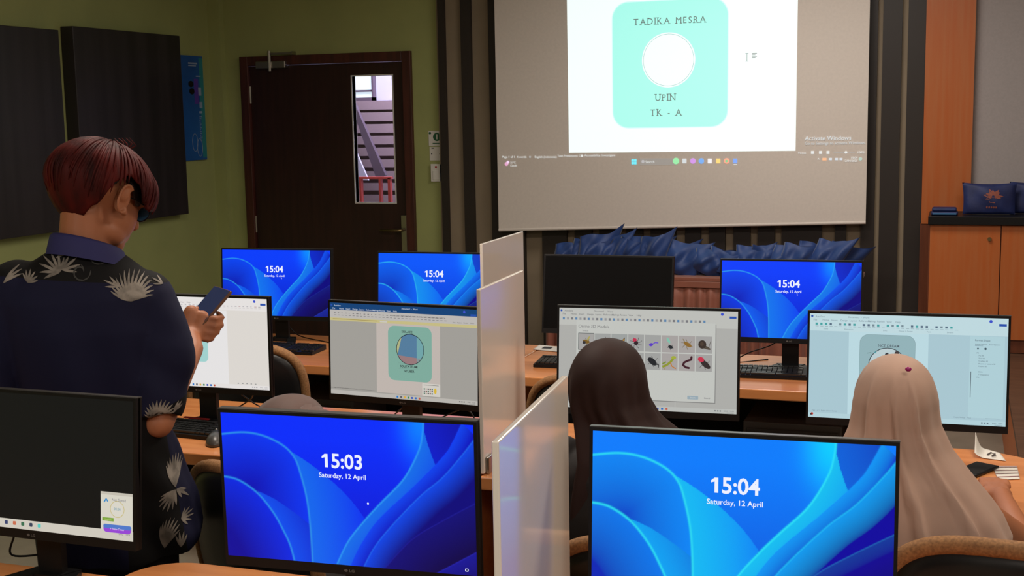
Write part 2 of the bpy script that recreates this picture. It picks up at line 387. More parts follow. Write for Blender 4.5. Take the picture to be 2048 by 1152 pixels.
MB().box(.0, .018, 0, PWd, 0, PHt).build('poster_board', POSTER, po)
MB().box(0, .022, -.02, 0, 0, PHt).build('poster_edge', BLACK, po)
def pr(a0, b0, a1, b1, m, nm='lettering', k=.0186): return MB().box(.018, k, a0*PWd, a1*PWd, b0*PHt, b1*PHt).build(nm, m, po)
mb = MB()
for a, b, c, d in ((.5, .92, .8, .935), (.5, .90, .76, .91), (.74, .80, .9, .81), (.8, .62, .9, .70), (.82, .50, .92, .56), (.8, .45, .9, .47)): mb.box(.018, .0187, a*PWd, c*PWd, b*PHt, d*PHt)
for k in range(14): mb.box(.018, .0187, (.8)*PWd, (.8+.02+.08*random.random())*PWd, (.18+k*.018)*PHt, (.186+k*.018)*PHt)
mb.build('lettering', mat('poster_white_print', (150, 170, 200), .5), po)
mb = MB()
for c_, r_ in (((.56, .73), .03), ((.58, .66), .03)):
    mb.prism([((c_[0]+.09*math.cos(t))*PWd, (c_[1]+r_*math.sin(t))*PHt) for t in [k*math.pi/8 for k in range(16)]], .018, .0188, 'x')
mb.build('emblem', BLACK, po)
pr(.66, .54, .8, .78, POSTERP, 'colour_field'); pr(.86, .02, 1.0, .98, POSTERT, 'colour_field', .0184)
mb = MB()
for cc in ((.6, .17), (.76, .12)):
    rp = [((cc[0]+.09*math.cos(t))*PWd, (cc[1]+.085*math.sin(t))*PHt) for t in [k*math.pi/12 for k in range(24)]]
    mb.tube([(.019, a, b) for a, b in rp+rp[:1]], .0022, 6)
mb.build('ring_print', mat('poster_grey_print', (130, 150, 180), .5), po)

# cards and switch by the door
def card(px0, py0, px1, py1, t, nm, lab, cat, y=WY):
    a = at(px0, py0, 'y', y-t); b = at(px1, py1, 'y', y-t)
    o = thing(nm, lab, cat, ((a.x+b.x)/2, y, b.z)); w_, h_ = b.x-a.x, a.z-b.z
    MB().box(-w_/2, w_/2, -t, 0, 0, h_).build('plate' if t > .01 else 'sheet', PAPER, o, bevel=.002 if t > .01 else 0)
    return o, w_, h_
GRN = mat('dark_green_print', (30, 96, 60), .6)
o, w_, h_ = card(857, 262, 885, 292, .003, 'notice_card', 'white notice card with green round symbol beside the door', 'sign')
mb = MB(); mb.prism([(.01+.028*math.cos(t), h_*.6+.028*math.sin(t)) for t in [k*math.pi/14 for k in range(28)]], -.0036, -.003, 'y'); mb.box(-.022, .03, -.0036, -.003, h_*.16, h_*.21)
mb.prism([(-w_/2+.010+.009*math.cos(t), h_*.86+.008*math.sin(t)) for t in [k*math.pi/8 for k in range(16)]], -.0036, -.003, 'y'); mb.build('green_symbol', GRN, o)
mb = MB(); mb.box(.006, .014, -.0042, -.0036, h_*.44, h_*.66); mb.prism([(.01+.006*math.cos(t), h_*.73+.006*math.sin(t)) for t in [k*math.pi/8 for k in range(16)]], -.0042, -.0036, 'y'); mb.build('figure_mark', PAPER, o)
o, w_, h_ = card(859, 294, 884, 321, .003, 'notice_card', 'plain white notice card taped below the green symbol card', 'sign')
mb = MB(); mb.box(-.03, -.012, -.0036, -.003, h_*.88, h_*.95); mb.box(-.034, -.026, -.0036, -.003, h_*.46, h_*.54); mb.box(.026, .034, -.0036, -.003, h_*.46, h_*.54); mb.build('lettering', INK, o)
o, w_, h_ = card(861, 328, 884, 363, .02, 'wall_switch', 'white wall switch box with red mark, lowest beside door', 'switch')
MB().box(-.008, .006, -.0215, -.02, h_*.76, h_*.88).build('red_mark', REDINK, o)
MB().box(-.024, .024, -.024, -.02, h_*.1, h_*.62).build('rocker', PAPER, o, bevel=.002)

# ------------------------------------------------------------ projection screen
SY = 7.85
sx0, sx1 = at(993, 230, 'y', SY).x, at(1735.5, 230, 'y', SY).x
zl, zr = at(997, 460, 'y', SY).z, at(1729, 445, 'y', SY).z
scr = thing('projection_screen', 'large hanging projection screen showing a mint green name card', 'projection screen', (sx0, SY, 0))
SW = sx1-sx0
mb = MB(); mb.prism([(0, zl), (SW, zr), (SW, CZ-.12), (0, CZ-.12)], 0, .004, 'y'); mb.build('screen_fabric', FABRICW, scr)
MB().tube([(0, .004, zl), (SW, .004, zr)], .010, 10).build('bottom_bar', FABRICW, scr)
MB().box(-.05, SW+.05, -.05, .07, CZ-.12, CZ-.002).build('screen_housing', PAPER, scr)
cv = Canvas(1, 1)
def sp(px, py): p = at(px, py, 'y', SY); return (p.x-sx0, p.z)
def Ppoly(pts, c, l=1):
    b = len(cv.v); cv.v += [(q[0], -.0006*l, q[1]) for q in pts]; cv.f.append(tuple(range(b, b+len(pts)))); cv.c.append(rgb(c))
pa, pb, pc_, pd = sp(1134, 0), sp(1138, 305.5), sp(1591, 301.5), sp(1595, 0)
sl = (pc_[1]-pb[1])/(pc_[0]-pb[0])                                # the picture hangs a touch out of level
PT = CZ-.3
Ppoly([pb, (pc_[0], pc_[1]), (pc_[0]+.004, PT), (pb[0]-.002, PT)], (234, 250, 246), 1)
k0, k1 = sp(1226, 128)[0], sp(1455, 128)[0]; kb, kt = sp(1340, 254)[1], sp(1340, 1)[1]
def rr(x0, z0, x1, z1, r, c, l):
    q = []
    for cx, cz, a in ((x1-r, z1-r, 0), (x0+r, z1-r, 90), (x0+r, z0+r, 180), (x1-r, z0+r, 270)):
        q += [(cx+r*math.cos(R(a+k*9)), cz+r*math.sin(R(a+k*9))+sl*(cx-k0)) for k in range(11)]
    Ppoly(q, c, l)
rr(k0-.006, kb-.006, k1+.006, kt+.006, .105, (190, 246, 238), 2); rr(k0, kb, k1, kt, .1, (146, 240, 226), 3)
cc = sp(1337, 120)
def disc(c, r, col, l): Ppoly([(c[0]+r*math.cos(k*math.pi/24), c[1]+r*math.sin(k*math.pi/24)) for k in range(48)], col, l)
disc(cc, .168, (232, 248, 244), 4); disc(cc, .160, (130, 180, 180), 5); disc(cc, .157, (232, 248, 246), 6)
def Ptext(t, px, py, size, c, l=7, wide=1., bold=0, align='c', gap=0):
    if gap:
        ws = [glyphs(ch, bold)[0] for ch in t]; adv = [(max(p[0] for p in v)-min(p[0] for p in v)) if v else .3 for v in ws]
        tot = sum(adv)*size*wide+gap*(len(t)-1); x = sp(px, py)[0]-tot/2; z = sp(px, py)[1]
        for ch, v, a in zip(t, ws, adv):
            if v:
                mn = min(p[0] for p in v); b = len(cv.v); cv.v += [(x+(p[0]-mn)*size*wide, -.0006*l, z+p[1]*size+sl*(x-sp(px, py)[0])) for p in v]
                for f in glyphs(ch, bold)[1]: cv.f.append(tuple(i+b for i in f)); cv.c.append(rgb(c))
                if ch in 'TIKDMRPNAU-' and ch != '-':             # slab serifs
                    feet = {'T': [(.5, 0)], 'I': [(.5, 0), (.5, 1)], 'K': [(.1, 0), (.1, 1), (.9, 0)], 'D': [(.08, 0), (.08, 1)], 'M': [(.05, 0), (.95, 0)], 'R': [(.1, 0), (.9, 0)], 'P': [(.1, 0)], 'N': [(.05, 0), (.05, 1), (.95, 1)], 'A': [(.05, 0), (.95, 0)], 'U': [(.05, 1), (.95, 1)]}[ch]
                    for fx, fz in feet:
                        X = x+fx*a*size*wide; Z = z+fz*.69*size+sl*(x-sp(px, py)[0]); w2 = .14*size; Ppoly([(X-w2, Z-.02*size), (X+w2, Z-.02*size), (X+w2, Z+.05*size), (X-w2, Z+.05*size)], c, l+1)
            x += a*size*wide+gap
        return
    v, f_ = glyphs(t, bold); x0 = min(p[0] for p in v); x1 = max(p[0] for p in v); o_ = {'c': (x0+x1)/2, 'l': x0, 'r': x1}[align]
    x, z = sp(px, py); b = len(cv.v); cv.v += [(x+(p[0]-o_)*size*wide, -.0006*l, z+p[1]*size+sl*(p[0]-o_)*size*wide) for p in v]
    for f in f_: cv.f.append(tuple(i+b for i in f)); cv.c.append(rgb(c))
GT = (20, 70, 72)
Ptext('TADIKA MESRA', 1339, 47.5, .056, GT, gap=.0115, wide=.95); Ptext('UPIN', 1331, 201, .056, GT, gap=.011, wide=.95); Ptext('TK - A', 1332, 231, .056, GT, gap=.011, wide=.95)
WT = (205, 210, 210)
def Prect(px0, py0, px1, py1, c, l=2): 
    a, b = sp(px0, py0), sp(px1, py1); Ppoly([(a[0], b[1]), (b[0], b[1]), (b[0], a[1]), (a[0], a[1])], c, l)
Ptext('Activate Windows', 1610, 281, .036, (190, 200, 205), align='l'); Ptext('Go to Settings to activate Windows.', 1610, 289.5, .024, (170, 180, 185), align='l')
for t, px in (('Page 1 of 1', 1005), ('4 words', 1034), ('English (Indonesia)', 1070), ('Text Predictions: On', 1115)): Ptext(t, px, 316 if px < 1100 else 314, .020, WT, align='l')
Ptext('Accessibility: Investigate', 1169, 313, .021, WT, align='l'); disc(sp(1164, 311.5), .008, WT, 3); disc(sp(1060, 314), .007, (150, 150, 150), 3)
disc(sp(1013, 328), .012, (215, 150, 190), 3); disc(sp(1016, 324.5), .009, (235, 200, 240), 4); Ptext('31°C', 1021, 327, .018, WT, align='l'); Ptext('Cerah', 1021, 333, .018, WT, align='l')
for i in (0, 1):
    for j in (0, 1): Prect(1263+i*5.3, 318.5+j*5.3, 1267.8+i*5.3, 323.3+j*5.3, (60, 225, 245), 3)
Prect(1280, 317, 1352, 330, (118, 114, 110), 2); disc(sp(1286, 323), .010, (160, 160, 165), 3); Ptext('Search', 1300, 326, .022, WT, align='c')
for i, c in enumerate([(120, 220, 150), (190, 200, 205), (190, 120, 220), (60, 150, 230), (225, 225, 230), (240, 200, 90), (235, 140, 110), (70, 140, 235)]):
    X = 1352+i*16.9; r_ = .017 if i != 0 else .02; p = sp(X, 322-.0); 
    if i in (1, 4, 5, 7): Prect(X-4, 317.5, X+4, 326.5, c, 3)
    else: disc(p, r_, c, 3)
disc(sp(1453, 322), .008, (90, 190, 120), 4); Prect(1467, 328.5, 1474, 330, WT, 3)
Ptext('Focus', 1597, 308, .020, WT, align='l')
for X in (1625, 1641, 1656): Prect(X-2.8, 302, X+2.8, 308, WT, 3)
Prect(1667, 304.6, 1710, 305.2, (150, 150, 150), 3); disc(sp(1692, 304.8), .008, WT, 4); Ptext('100%', 1729, 307, .020, WT, align='r')
Ptext('^', 1637, 322, .026, WT); Prect(1645, 316, 1653, 321, (225, 160, 110), 3)
for X in (1661, 1673, 1682): Prect(X-2.8, 316, X+2.8, 320.5, (185, 195, 205), 3)
Ptext('15:04', 1715, 317.5, .018, WT, align='r'); Ptext('12/04/2025', 1715, 323.5, .018, WT, align='r'); disc(sp(1721, 318), .010, (150, 180, 170), 3)
Prect(1491, 106, 1497, 107, (120, 150, 150), 3); Prect(1493.4, 107, 1494.6, 122, (120, 150, 150), 3); Prect(1491, 122, 1497, 123, (120, 150, 150), 3)
for k in range(4): Prect(1504, 106+k*3, 1514-(k % 2)*3, 107+k*3, (90, 110, 115), 3)
link('projected_picture', cv.me(), PROJ, scr)
# projector throw as light on the room comes from the picture itself

# ------------------------------------------------------------ table with skirt, blue bags
tb = thing('skirted_table', 'long table with pleated brown skirt below the projection screen', 'table', (0, 7.3, 0))
t0, t1 = at(1093, 560, 'y', 7.27).x, at(1718, 560, 'y', 7.27).x
MB().box(t0, t1, 0, .45, .765, .79).build('tabletop', SKIRT, tb, bevel=.004)
n = 520; top = []; bot = []
for i in range(n+1):
    u = i/n; x = t0+(t1-t0)*u; ph = u*2*math.pi*24; a = .5+.5*math.sin(ph+1.2*math.sin(u*37)); 
    top.append((x, -.012-.006*a, .765)); bot.append((x+.012*math.sin(ph*.5), -.03-.045*a, .01))
rings = []
for k in range(9):
    s = k/8; e_ = min(1, s*2.2)
    rings.append([tuple(top[i][j]+(bot[i][j]-top[i][j])*(s if j == 2 else e_) for j in range(3)) for i in range(n+1)])
mb = MB(); mb.loft(rings, close=False, capped=False); sk = mb.build('table_skirt', SKIRT, tb, smooth=True, fix=False)
so = sk.modifiers.new('s', 'SOLIDIFY'); so.thickness = .003
MB().box(t0, t1, -.034, -.012, .735, .768).build('skirt_band', SKIRT, tb)
def bag_mesh(seed):
    rnd = random.Random(seed); N = 18; W_, H_ = .20, .27; ph = [rnd.random()*6 for _ in range(6)]
    front = []; back = []
    for j in range(N+1):
        v = j/N
        for i in range(N+1):
            u = i/N; x = (u-.5)*W_*(1-.12*math.sin(math.pi*v)); z = v*H_
            z += (.045*v*v+.06*v**4*max(0, u-.72)*3.5)*max(0, u-.5)*2-.05*v*v*max(0, .5-u)*2+.008*v*math.sin(9*u+ph[0])
            pu = (math.sin(math.pi*u)*math.sin(math.pi*min(1, v*.9+.06)))**.6 if 0 < u < 1 else 0
            t = .05*pu*(1-.35*v)+.016*pu*math.sin(9*u+5*v+ph[1])+.012*pu*math.sin(6*v-14*u+ph[2])
            sh = .02*math.sin(3*v+ph[4])+.015*math.sin(4*u+ph[5])
            front.append((x, -t+sh, z)); back.append((x, t*.8+sh, z))
    f = []
    for j in range(N):
        for i in range(N):
            a = j*(N+1)+i; f.append((a, a+1, a+N+2, a+N+1)); b = a+(N+1)**2; f.append((b, b+N+1, b+N+2, b+1))
    mb = MB(); mb.add(front+back, f); me = mb.me('fabric_bag'); bm = bmesh.new(); bm.from_mesh(me); bmesh.ops.remove_doubles(bm, verts=bm.verts, dist=.0008); bm.to_mesh(me); bm.free()
    me.shade_smooth(); me.materials.append(BLUEBAG); return me
bms = [bag_mesh(s) for s in range(5)]
ords = 'first second third fourth fifth sixth seventh eighth ninth tenth eleventh twelfth thirteenth fourteenth fifteenth sixteenth seventeenth eighteenth nineteenth twentieth'.split()
tops = [485, 478, 468, 470, 474, 472, 470, 478, 482, 494, 500, 500, 502, 492, 496, 488, 486, 484, 474, 484]
NB = 20
for i in range(NB):
    px = 1130+i*(1662-1130)/(NB-1); x = at(px, 550, 'y', 7.45).x
    hz = at(px, tops[i], 'y', 7.45).z-.79
    o = link('fabric_bag', bms[i % 5], None); s_ = hz/.29
    o.location = (x, 7.42+.02*(i % 2), .795); o.scale = (1.0+.12*(i % 3), 1, s_*1.1)
    o.rotation_euler = (R(random.uniform(-10, 4)), R((24+random.uniform(-10, 12)) if i != 19 else 34), R(random.uniform(-8, 26)))
    end = {0: 'leftmost of the row, above the black screen', 19: 'rightmost of the row, its pointed corner sticking out'}.get(i)
    tag(o, 'crumpled blue fabric bag on skirted table, '+(end or ords[i]+' from the left'), 'bag', 'blue fabric bags on the skirted table')

# pouches on the cabinet counter
def pouch(px0, py0, px1, py1, y, m, lab, emblem=False, depth=.09, nm='fabric_pouch'):
    a = at(px0, py0, 'y', y); b = at(px1, py1, 'y', y); W_ = b.x-a.x; H_ = a.z-ctop
    o = thing(nm, lab, 'pouch', ((a.x+b.x)/2, y, ctop+.002)); N = 20; fr = []; bk = []
    for j in range(N+1):
        for i in range(N+1):
            u, v = i/N, j/N; pu = max(0, math.sin(math.pi*u)*math.sin(math.pi*(v*.86+.06)))**.5 if 0 < u < 1 and 0 < v < 1 else 0
            x = (u-.5)*W_*(1+.05*v*v-.03*math.sin(math.pi*v)); z = v*H_*(1-.05*math.sin(math.pi*u)*v)
            t = depth/2*pu*(1+.15*math.sin(9*u+5*v)); le = .12*v*H_
            fr.append((x, -t+le, z)); bk.append((x, t+le, z))
    f = []
    for j in range(N):
        for i in range(N):
            q = j*(N+1)+i; f.append((q, q+1, q+N+2, q+N+1)); c = q+(N+1)**2; f.append((c, c+N+1, c+N+2, c+1))
    MB().add(fr+bk, f).build('pouch_body', m, o, smooth=True, fix=False)
    if emblem:
        bv = BVHTree.FromPolygons([Vector(p) for p in fr], f[0::2])
        mb = MB(); rnd = random.Random(3)
        def put(poly):
            vs = []
            for x, z in poly:
                h = bv.ray_cast(Vector((x, -.5, z)), Vector((0, 1, 0)))
                vs.append((x, (h[0].y if h[0] else 0)-.0012, z))
            mb.add(vs, [tuple(range(len(vs)))])
        cx, cz = .02, H_*.58
        for k in range(13):
            t = R(-20+k*19); L_ = .045+.012*math.sin(k*2.1); c, s_ = math.cos(t), math.sin(t); w_ = .0095
            put([(cx+.006*c, cz+.006*s_*.8), (cx+L_*.6*c-w_*s_, cz+(L_*.6*s_+w_*c)*.8), (cx+L_*c, cz+L_*s_*.8), (cx+L_*.6*c+w_*s_, cz+(L_*.6*s_-w_*c)*.8)])
        put([(cx-.02, cz-.035), (cx+.01, cz-.038), (cx+.014, cz-.006), (cx-.012, cz-.004)])
        for k in range(5): put([(cx-.035+k*.012, H_*.20), (cx-.027+k*.012, H_*.20), (cx-.027+k*.012, H_*.26), (cx-.035+k*.012, H_*.26)])
        mb.build('printed_emblem', RUST, o, fix=False)
    return o
pouch(1927, 366, 2030, 433, 7.68, NAVYBAG, 'navy fabric pouch with rust coloured emblem on black counter', True)
pouch(2022, 364, 2110, 433, 7.76, NAVYBAG, 'plain navy fabric pouch at the photo right edge, behind the printed pouch')
a = at(1862, 433, 'y', 7.6); b = at(1916, 433, 'y', 7.6)
fp = thing('folded_pouch', 'small flat dark blue folded pouch lying at counter end', 'pouch', ((a.x+b.x)/2, 7.62, ctop+.002)); L_ = b.x-a.x
MB().box(-L_/2, L_/2, -.06, .06, 0, .022).build('lower_fold', NAVYBAG, fp, bevel=.009)
MB().box(-L_/2+.004, L_/2-.008, -.055, .058, .023, .042).build('upper_fold', BLUEBAG if False else NAVYBAG, fp, bevel=.009)
MB().box(-L_/2+.01, L_/2-.01, -.063, -.058, .006, .014).build('zip', mat('zip_blue', (60, 120, 170), .5), fp)

# ------------------------------------------------------------ desks
def desk(x0, x1, y0, y1, label, round_right=False, round_left=0):
    o = thing('computer_desk', label, 'desk', (x0, y0, 0), group='long beech computer desks'); W_, D_ = x1-x0, y1-y0; g = .002
    pts = [(g, 0), (W_-g, 0)]
    if round_right:
        r = .26; pts = [(g, 0)]+[(W_-.06+.06*math.cos(R(-90+k*11.25)), .06+.06*math.sin(R(-90+k*11.25))) for k in range(9)]+[(W_-r+r*math.cos(R(k*7.5)), D_-r+r*math.sin(R(k*7.5))) for k in range(13)]
    else: pts += [(W_-g, D_)]
    pts += [(g, D_)] if not round_left else [(g+round_left-round_left*math.sin(R(k*9)), D_-round_left+round_left*math.cos(R(k*9))) for k in range(11)]
    MB().prism(pts, .712, .75).build('desktop', [DESK], o, bevel=.004)
    for xx in (.03, W_-.06-(.12 if round_right else 0)): MB().box(xx, xx+.028, .08, D_-.1, .004, .712).build('side_panel', DESKE, o, bevel=.002)
    MB().box(.06, W_-.065-(.12 if round_right else 0), D_-.14, D_-.12, .25, .71).build('modesty_panel', BLACKM, o)
    return o
desk(-1.73, -.665, 1.73, 2.39, 'front row beech desk under the 15:03 blue monitor', round_left=.12)
desk(-3.25, -1.735, 1.60, 2.262, 'front row beech desk under the black desktop monitor')
desk(-.665, .85, 1.73, 2.39, 'front row beech desk under the brightest blue monitor')
desk(-2.755, -1.24, 3.215, 3.88, 'middle row beech desk left of the white divider')
desk(-1.24, .30, 3.215, 3.88, 'middle row beech desk with rounded corner at right', True)
desk(-3.2, -1.68, 4.54, 5.2, 'back row beech desk in front of the door')
desk(-1.68, -.16, 4.54, 5.2, 'back row beech desk near the skirted table')

# ------------------------------------------------------------ dividers
def divider(x0, y0, x1, y1, zt, label, t=.012):
    o = thing('desk_divider', label, 'divider', (x0, y0, .75), math.atan2(y1-y0, x1-x0), group='white desk dividers'); L_ = math.hypot(x1-x0, y1-y0)
    MB().box(0, L_, -t/2, t/2, .004, zt-.75).build('divider_panel', ACRYL, o, bevel=.0025)
    for xx in (.035, L_-.06):
        mb = MB(); mb.box(xx-.022, xx+.022, -t/2-.011, -t/2, 0, .05); mb.box(xx-.022, xx+.022, t/2, t/2+.011, 0, .05); mb.build('clamp', STEEL, o, bevel=.003)
    return o
divider(-1.69, 4.46, -1.70, 4.97, 1.272, 'white divider panel on back desk, farthest from the viewer')
divider(-1.235, 3.23, -1.255, 3.66, 1.278, 'white divider panel on middle desk, between two lit monitors')
divider(-.655, 1.77, -.695, 2.27, 1.258, 'white glossy divider panel on the front desk, nearest the viewer')

# ------------------------------------------------------------ display pictures
AW, AH = .527, .2965
def wallpaper():
    NX, NY = 400, 225
    U, Vv = np.meshgrid((np.arange(NX+1))/NX, (np.arange(NY+1))/NY)
    X = U*16/9; Y = Vv
    def seg(P_, closed=False):
        d = np.full(X.shape, 9.); 
        pts = P_
        for (a, b), (c, e) in zip(pts, pts[1:]):
            ax, ay, bx, by = a*16/9, b, c*16/9, e; vx, vy = bx-ax, by-ay; L2 = vx*vx+vy*vy+1e-12
            t = np.clip(((X-ax)*vx+(Y-ay)*vy)/L2, 0, 1); d = np.minimum(d, np.hypot(X-ax-t*vx, Y-ay-t*vy))
        return d
    def smoothp(P_, n=12):
        out = []; P2 = [P_[0]]+P_+[P_[-1]]
        for i in range(1, len(P2)-2):
            p0, p1, p2, p3 = [np.array(P2[k]) for k in (i-1, i, i+1, i+2)]
            for k in range(n):
                t = k/n; out.append(tuple(.5*((2*p1)+(-p0+p2)*t+(2*p0-5*p1+4*p2-p3)*t*t+(-p0+3*p1-3*p2+p3)*t**3)))
        out.append(tuple(P_[-1])); return out
    def inside(P_):
        r = np.zeros(X.shape, bool); n = len(P_)
        for i in range(n):
            (x1, y1), (x2, y2) = P_[i], P_[(i+1) % n]
            c = ((y1 > Vv) != (y2 > Vv)) & (U < (x2-x1)*(Vv-y1)/((y2-y1)+1e-12)+x1); r ^= c
        return r
    A = smoothp([(-.01, .152), (.092, .129), (.177, .147), (.254, .206), (.297, .284), (.319, .392), (.34, .566), (.349, .765), (.352, 1.01)])
    B = smoothp([(-.01, .442), (.059, .462), (.136, .544), (.198, .671), (.239, .8), (.263, .898), (.278, 1.01)])
    A2 = smoothp([(.275, .235), (.361, .322), (.448, .434), (.521, .557), (.569, .667)])
    B2 = smoothp([(.137, .53), (.208, .58), (.284, .661), (.35, .74)])
    C = smoothp([(.812, -.01), (.807, .077), (.789, .195), (.729, .383), (.636, .555), (.569, .683), (.5, .835), (.448, 1.01)])
    C2 = [(.814, .06), (.827, .149), (.852, .275)]
    Dt = smoothp([(.958, -.01), (.907, .164), (.855, .274), (.758, .445), (.627, .666), (.551, .851), (.504, 1.01)])
    E = smoothp([(1.01, .075), (.955, .201), (.878, .357), (.788, .495), (.67, .715), (.602, .866), (.556, 1.01)])
    Fl = smoothp([(1.01, .505), (.872, .648), (.75, .793), (.637, 1.01)])
    G = [(1.01, .83), (.839, 1.01)]
    img = np.zeros(X.shape+(3,))
    def c(*v): return np.array([lin(k) for k in v])
    base = c(0, 36, 246); dark = c(4, 12, 190)
    img[:] = base
    def blend(mask, t, c0, c1):
        t = np.clip(t, 0, 1)[..., None]; img[mask] = (c0*(1-t)+c1*t)[mask]
    # centre field darkens down the middle
    t = np.clip((Vv-.15)/.7, 0, 1); blend(np.ones(X.shape, bool), t, c(0, 44, 250), c(2, 18, 205))
    # under arc A
    m = inside(A+[(.35, 1.1), (-.01, 1.1)]); blend(m, seg(A)/.38, c(2, 52, 240), c(4, 10, 176))
    mB2 = inside([(.137, .53)]+B2+[(.352, .75), (.352, 1.01), (.28, 1.01)]+B[::-1][:40]) & m
    blend(mB2, seg(B)/.26, c(6, 78, 236), c(4, 30, 205))
    m = inside(B+[(.27, 1.1), (-.01, 1.1)]); blend(m, seg(B)/.35, c(3, 40, 225), c(8, 8, 150))
    # ribbon right of A
    m = inside(A2+[(.5, .835), (.448, 1.01), (.352, 1.01)]+A[::-1][:62]); blend(m, seg(A)/.42, c(12, 104, 236), c(2, 44, 240))
    # ribbon C
    m = inside(C+[(.504, 1.01)]+Dt[::-1][:56]+[(.852, .275)]+C2[::-1]); blend(m, seg(C)/.16, c(14, 110, 232), c(8, 76, 232))
    # field right of C2 above Dt
    m = inside([(.812, -.01)]+C2+[(.855, .274), (.907, .164), (.958, -.01)]); blend(m, seg(C2)/.25, c(4, 26, 200), c(4, 14, 170))
    # between Dt and E
    m = inside(Dt+E[::-1]); blend(m, seg(Dt)/.10, c(6, 66, 236), c(2, 14, 190))
    # below E
    m = inside(E+[(1.1, 1.1), (1.1, .05)]); blend(m, seg(E)/.16, c(6, 70, 230), c(6, 4, 120))
    m = inside(Fl+[(1.1, 1.1), (1.1, .5)]); blend(m, seg(Fl)/.3, c(12, 10, 118), c(8, 0, 64))
    m = inside(G+[(1.1, 1.1)]); blend(m, seg(G)/.2, c(20, 22, 150), c(16, 4, 96))
    m = inside([(.812, -.01), (.814, .06), (.80, .13), (.77, .25), (.74, -.01)])
    g = np.exp(-((U-.80)/.07)**2)*np.exp(-(Vv/.22)**2)*((C_ := inside(C+[(0, 1.01), (0, -.01)])))
    img += g[..., None]*c(0, 120, 150)
    for P_, w_, cc_, k in ((A, .0065, c(40, 140, 232), 1), (B, .0065, c(40, 140, 232), 1), (C, .006, c(40, 150, 240), .9), (E, .005, c(30, 110, 240), .55), (Dt, .005, c(10, 60, 240), .5), (Fl, .004, c(30, 30, 160), .5), (G, .004, c(40, 40, 190), .5)):
        t = (np.exp(-(seg(P_)/w_)**2)*k)[..., None]; img[:] = img*(1-t)+cc_*t
    return np.clip(img, 0, 1), NX, NY
IMG, NX, NY = wallpaper()
def lock_display(timestr, mouse=None, extra=False, glow=0.0):
    x = (np.arange(NX+1)/NX-.5)*AW; z = (1-np.arange(NY+1)/NY)*AH
    XX, ZZ = np.meshgrid(x, z); vs = np.stack([XX.ravel(), np.zeros(XX.size), ZZ.ravel()], -1)
    idx = np.arange((NX+1)*(NY+1)).reshape(NY+1, NX+1)
    fs = np.stack([idx[1:, :-1], idx[1:, 1:], idx[:-1, 1:], idx[:-1, :-1]], -1).reshape(-1, 4)
    c = Canvas(AW, AH); W_ = (236, 240, 255)
    c.text(timestr[1:], .507, .335, .135, W_, 2, bold=.022, wide=.98); c.rect(.4195, .2445, .4315, .335, W_, 2); c.poly([(.4075, .262), (.4195, .2445), (.4270, .2445), (.4250, .265), (.4075, .2745)], W_, 3); c.text('Saturday, 12 April', .487, .405, .046, W_, 2, bold=.012)
    if mouse: c.poly([(mouse[0], mouse[1]), (mouse[0]+.007, mouse[1]+.014), (mouse[0]+.003, mouse[1]+.014), (mouse[0], mouse[1]+.018)], (240, 240, 255), 2)
    if extra: c.circ(.585, .565, .004, W_, 2); c.rrect(.955, .955, .968, .975, .003, W_, 2); c.rect(.958, .959, .965, .970, (20, 20, 100), 3)
    me = bpy.data.meshes.new('display'); nb = len(vs)
    allv = [tuple(p) for p in vs]+c.v; allf = [tuple(f) for f in fs.tolist()]+[tuple(i+nb for i in f) for f in c.f]
    me.from_pydata(allv, [], allf); me.update()
    a = me.color_attributes.new('Col', 'FLOAT_COLOR', 'CORNER')
    g_ = IMG.copy(); g_[..., 1] = g_[..., 1]*(1-glow)+glow*np.clip(1.32*np.sqrt(np.maximum(g_[..., 1]-.0022, 0)), 0, 1); g_[..., 2] = g_[..., 2]**(1-.35*glow); flat = g_.reshape(-1, 3)[fs.reshape(-1)]; flat = np.concatenate([flat, np.ones((len(flat), 1))], 1).ravel()
    ex = []
    for f, cc_ in zip(c.f, c.c): ex += list(cc_)*len(f)
    a.data.foreach_set('color', np.concatenate([flat, np.array(ex)]).astype(np.float32)); return me
def word_ui(c, bg, ribbon, ink, canvas, taskbar, seed=1, rib_v=(.0, .15), tabs_blue=None):
    rnd = random.Random(seed)
    c.rect(0, 0, 1, 1, canvas, 0); c.rect(0, 0, 1, rib_v[1], ribbon, 1)
    top = tabs_blue is not None
    if top: c.rect(0, 0, 1, .075, tabs_blue, 2)
    tc_ = (210, 220, 235) if top else ink
    for i, t in enumerate(['File', 'Home', 'Insert', 'Design', 'Layout', 'References', 'Mailings', 'Review', 'View', 'Help']):
        c.text(t, .02+i*.047, .068, .024, tc_, 3, 'l')
    c.text('AutoSave', .03, .035, .022, tc_, 3, 'l'); c.circ(.012, .026, .006, (40, 80, 170), 3); c.text('Document1  -  Word', .5 if top else .2, .035, .022, tc_, 3, 'l')
    c.circ(.915, .03, .008, (60, 80, 200), 3); c.rect(.955, .05, .992, .072, (40, 80, 170), 3)
    return rnd
def taskbar(c, col, ink, full=True, v0=.955, cols=None):
    c.rect(0, v0, 1, 1, col, 3)
    for i, cc_ in enumerate(cols or [(40, 120, 200), (90, 90, 95), (220, 170, 60), (60, 140, 90), (60, 90, 180), (50, 110, 190), (190, 90, 70)]):
        c.rrect(.46+i*.025, v0+.012, .472+i*.025, v0+.034, .003, cc_, 4)
    c.text('ENG   15:04', .985, v0+.025, .018, ink, 4, 'r'); c.text('12/04/2025', .985, v0+.042, .016, ink, 4, 'r')
    for i in range(3): c.rect(.88+i*.014, v0+.014, .888+i*.014, v0+.026, ink, 4)

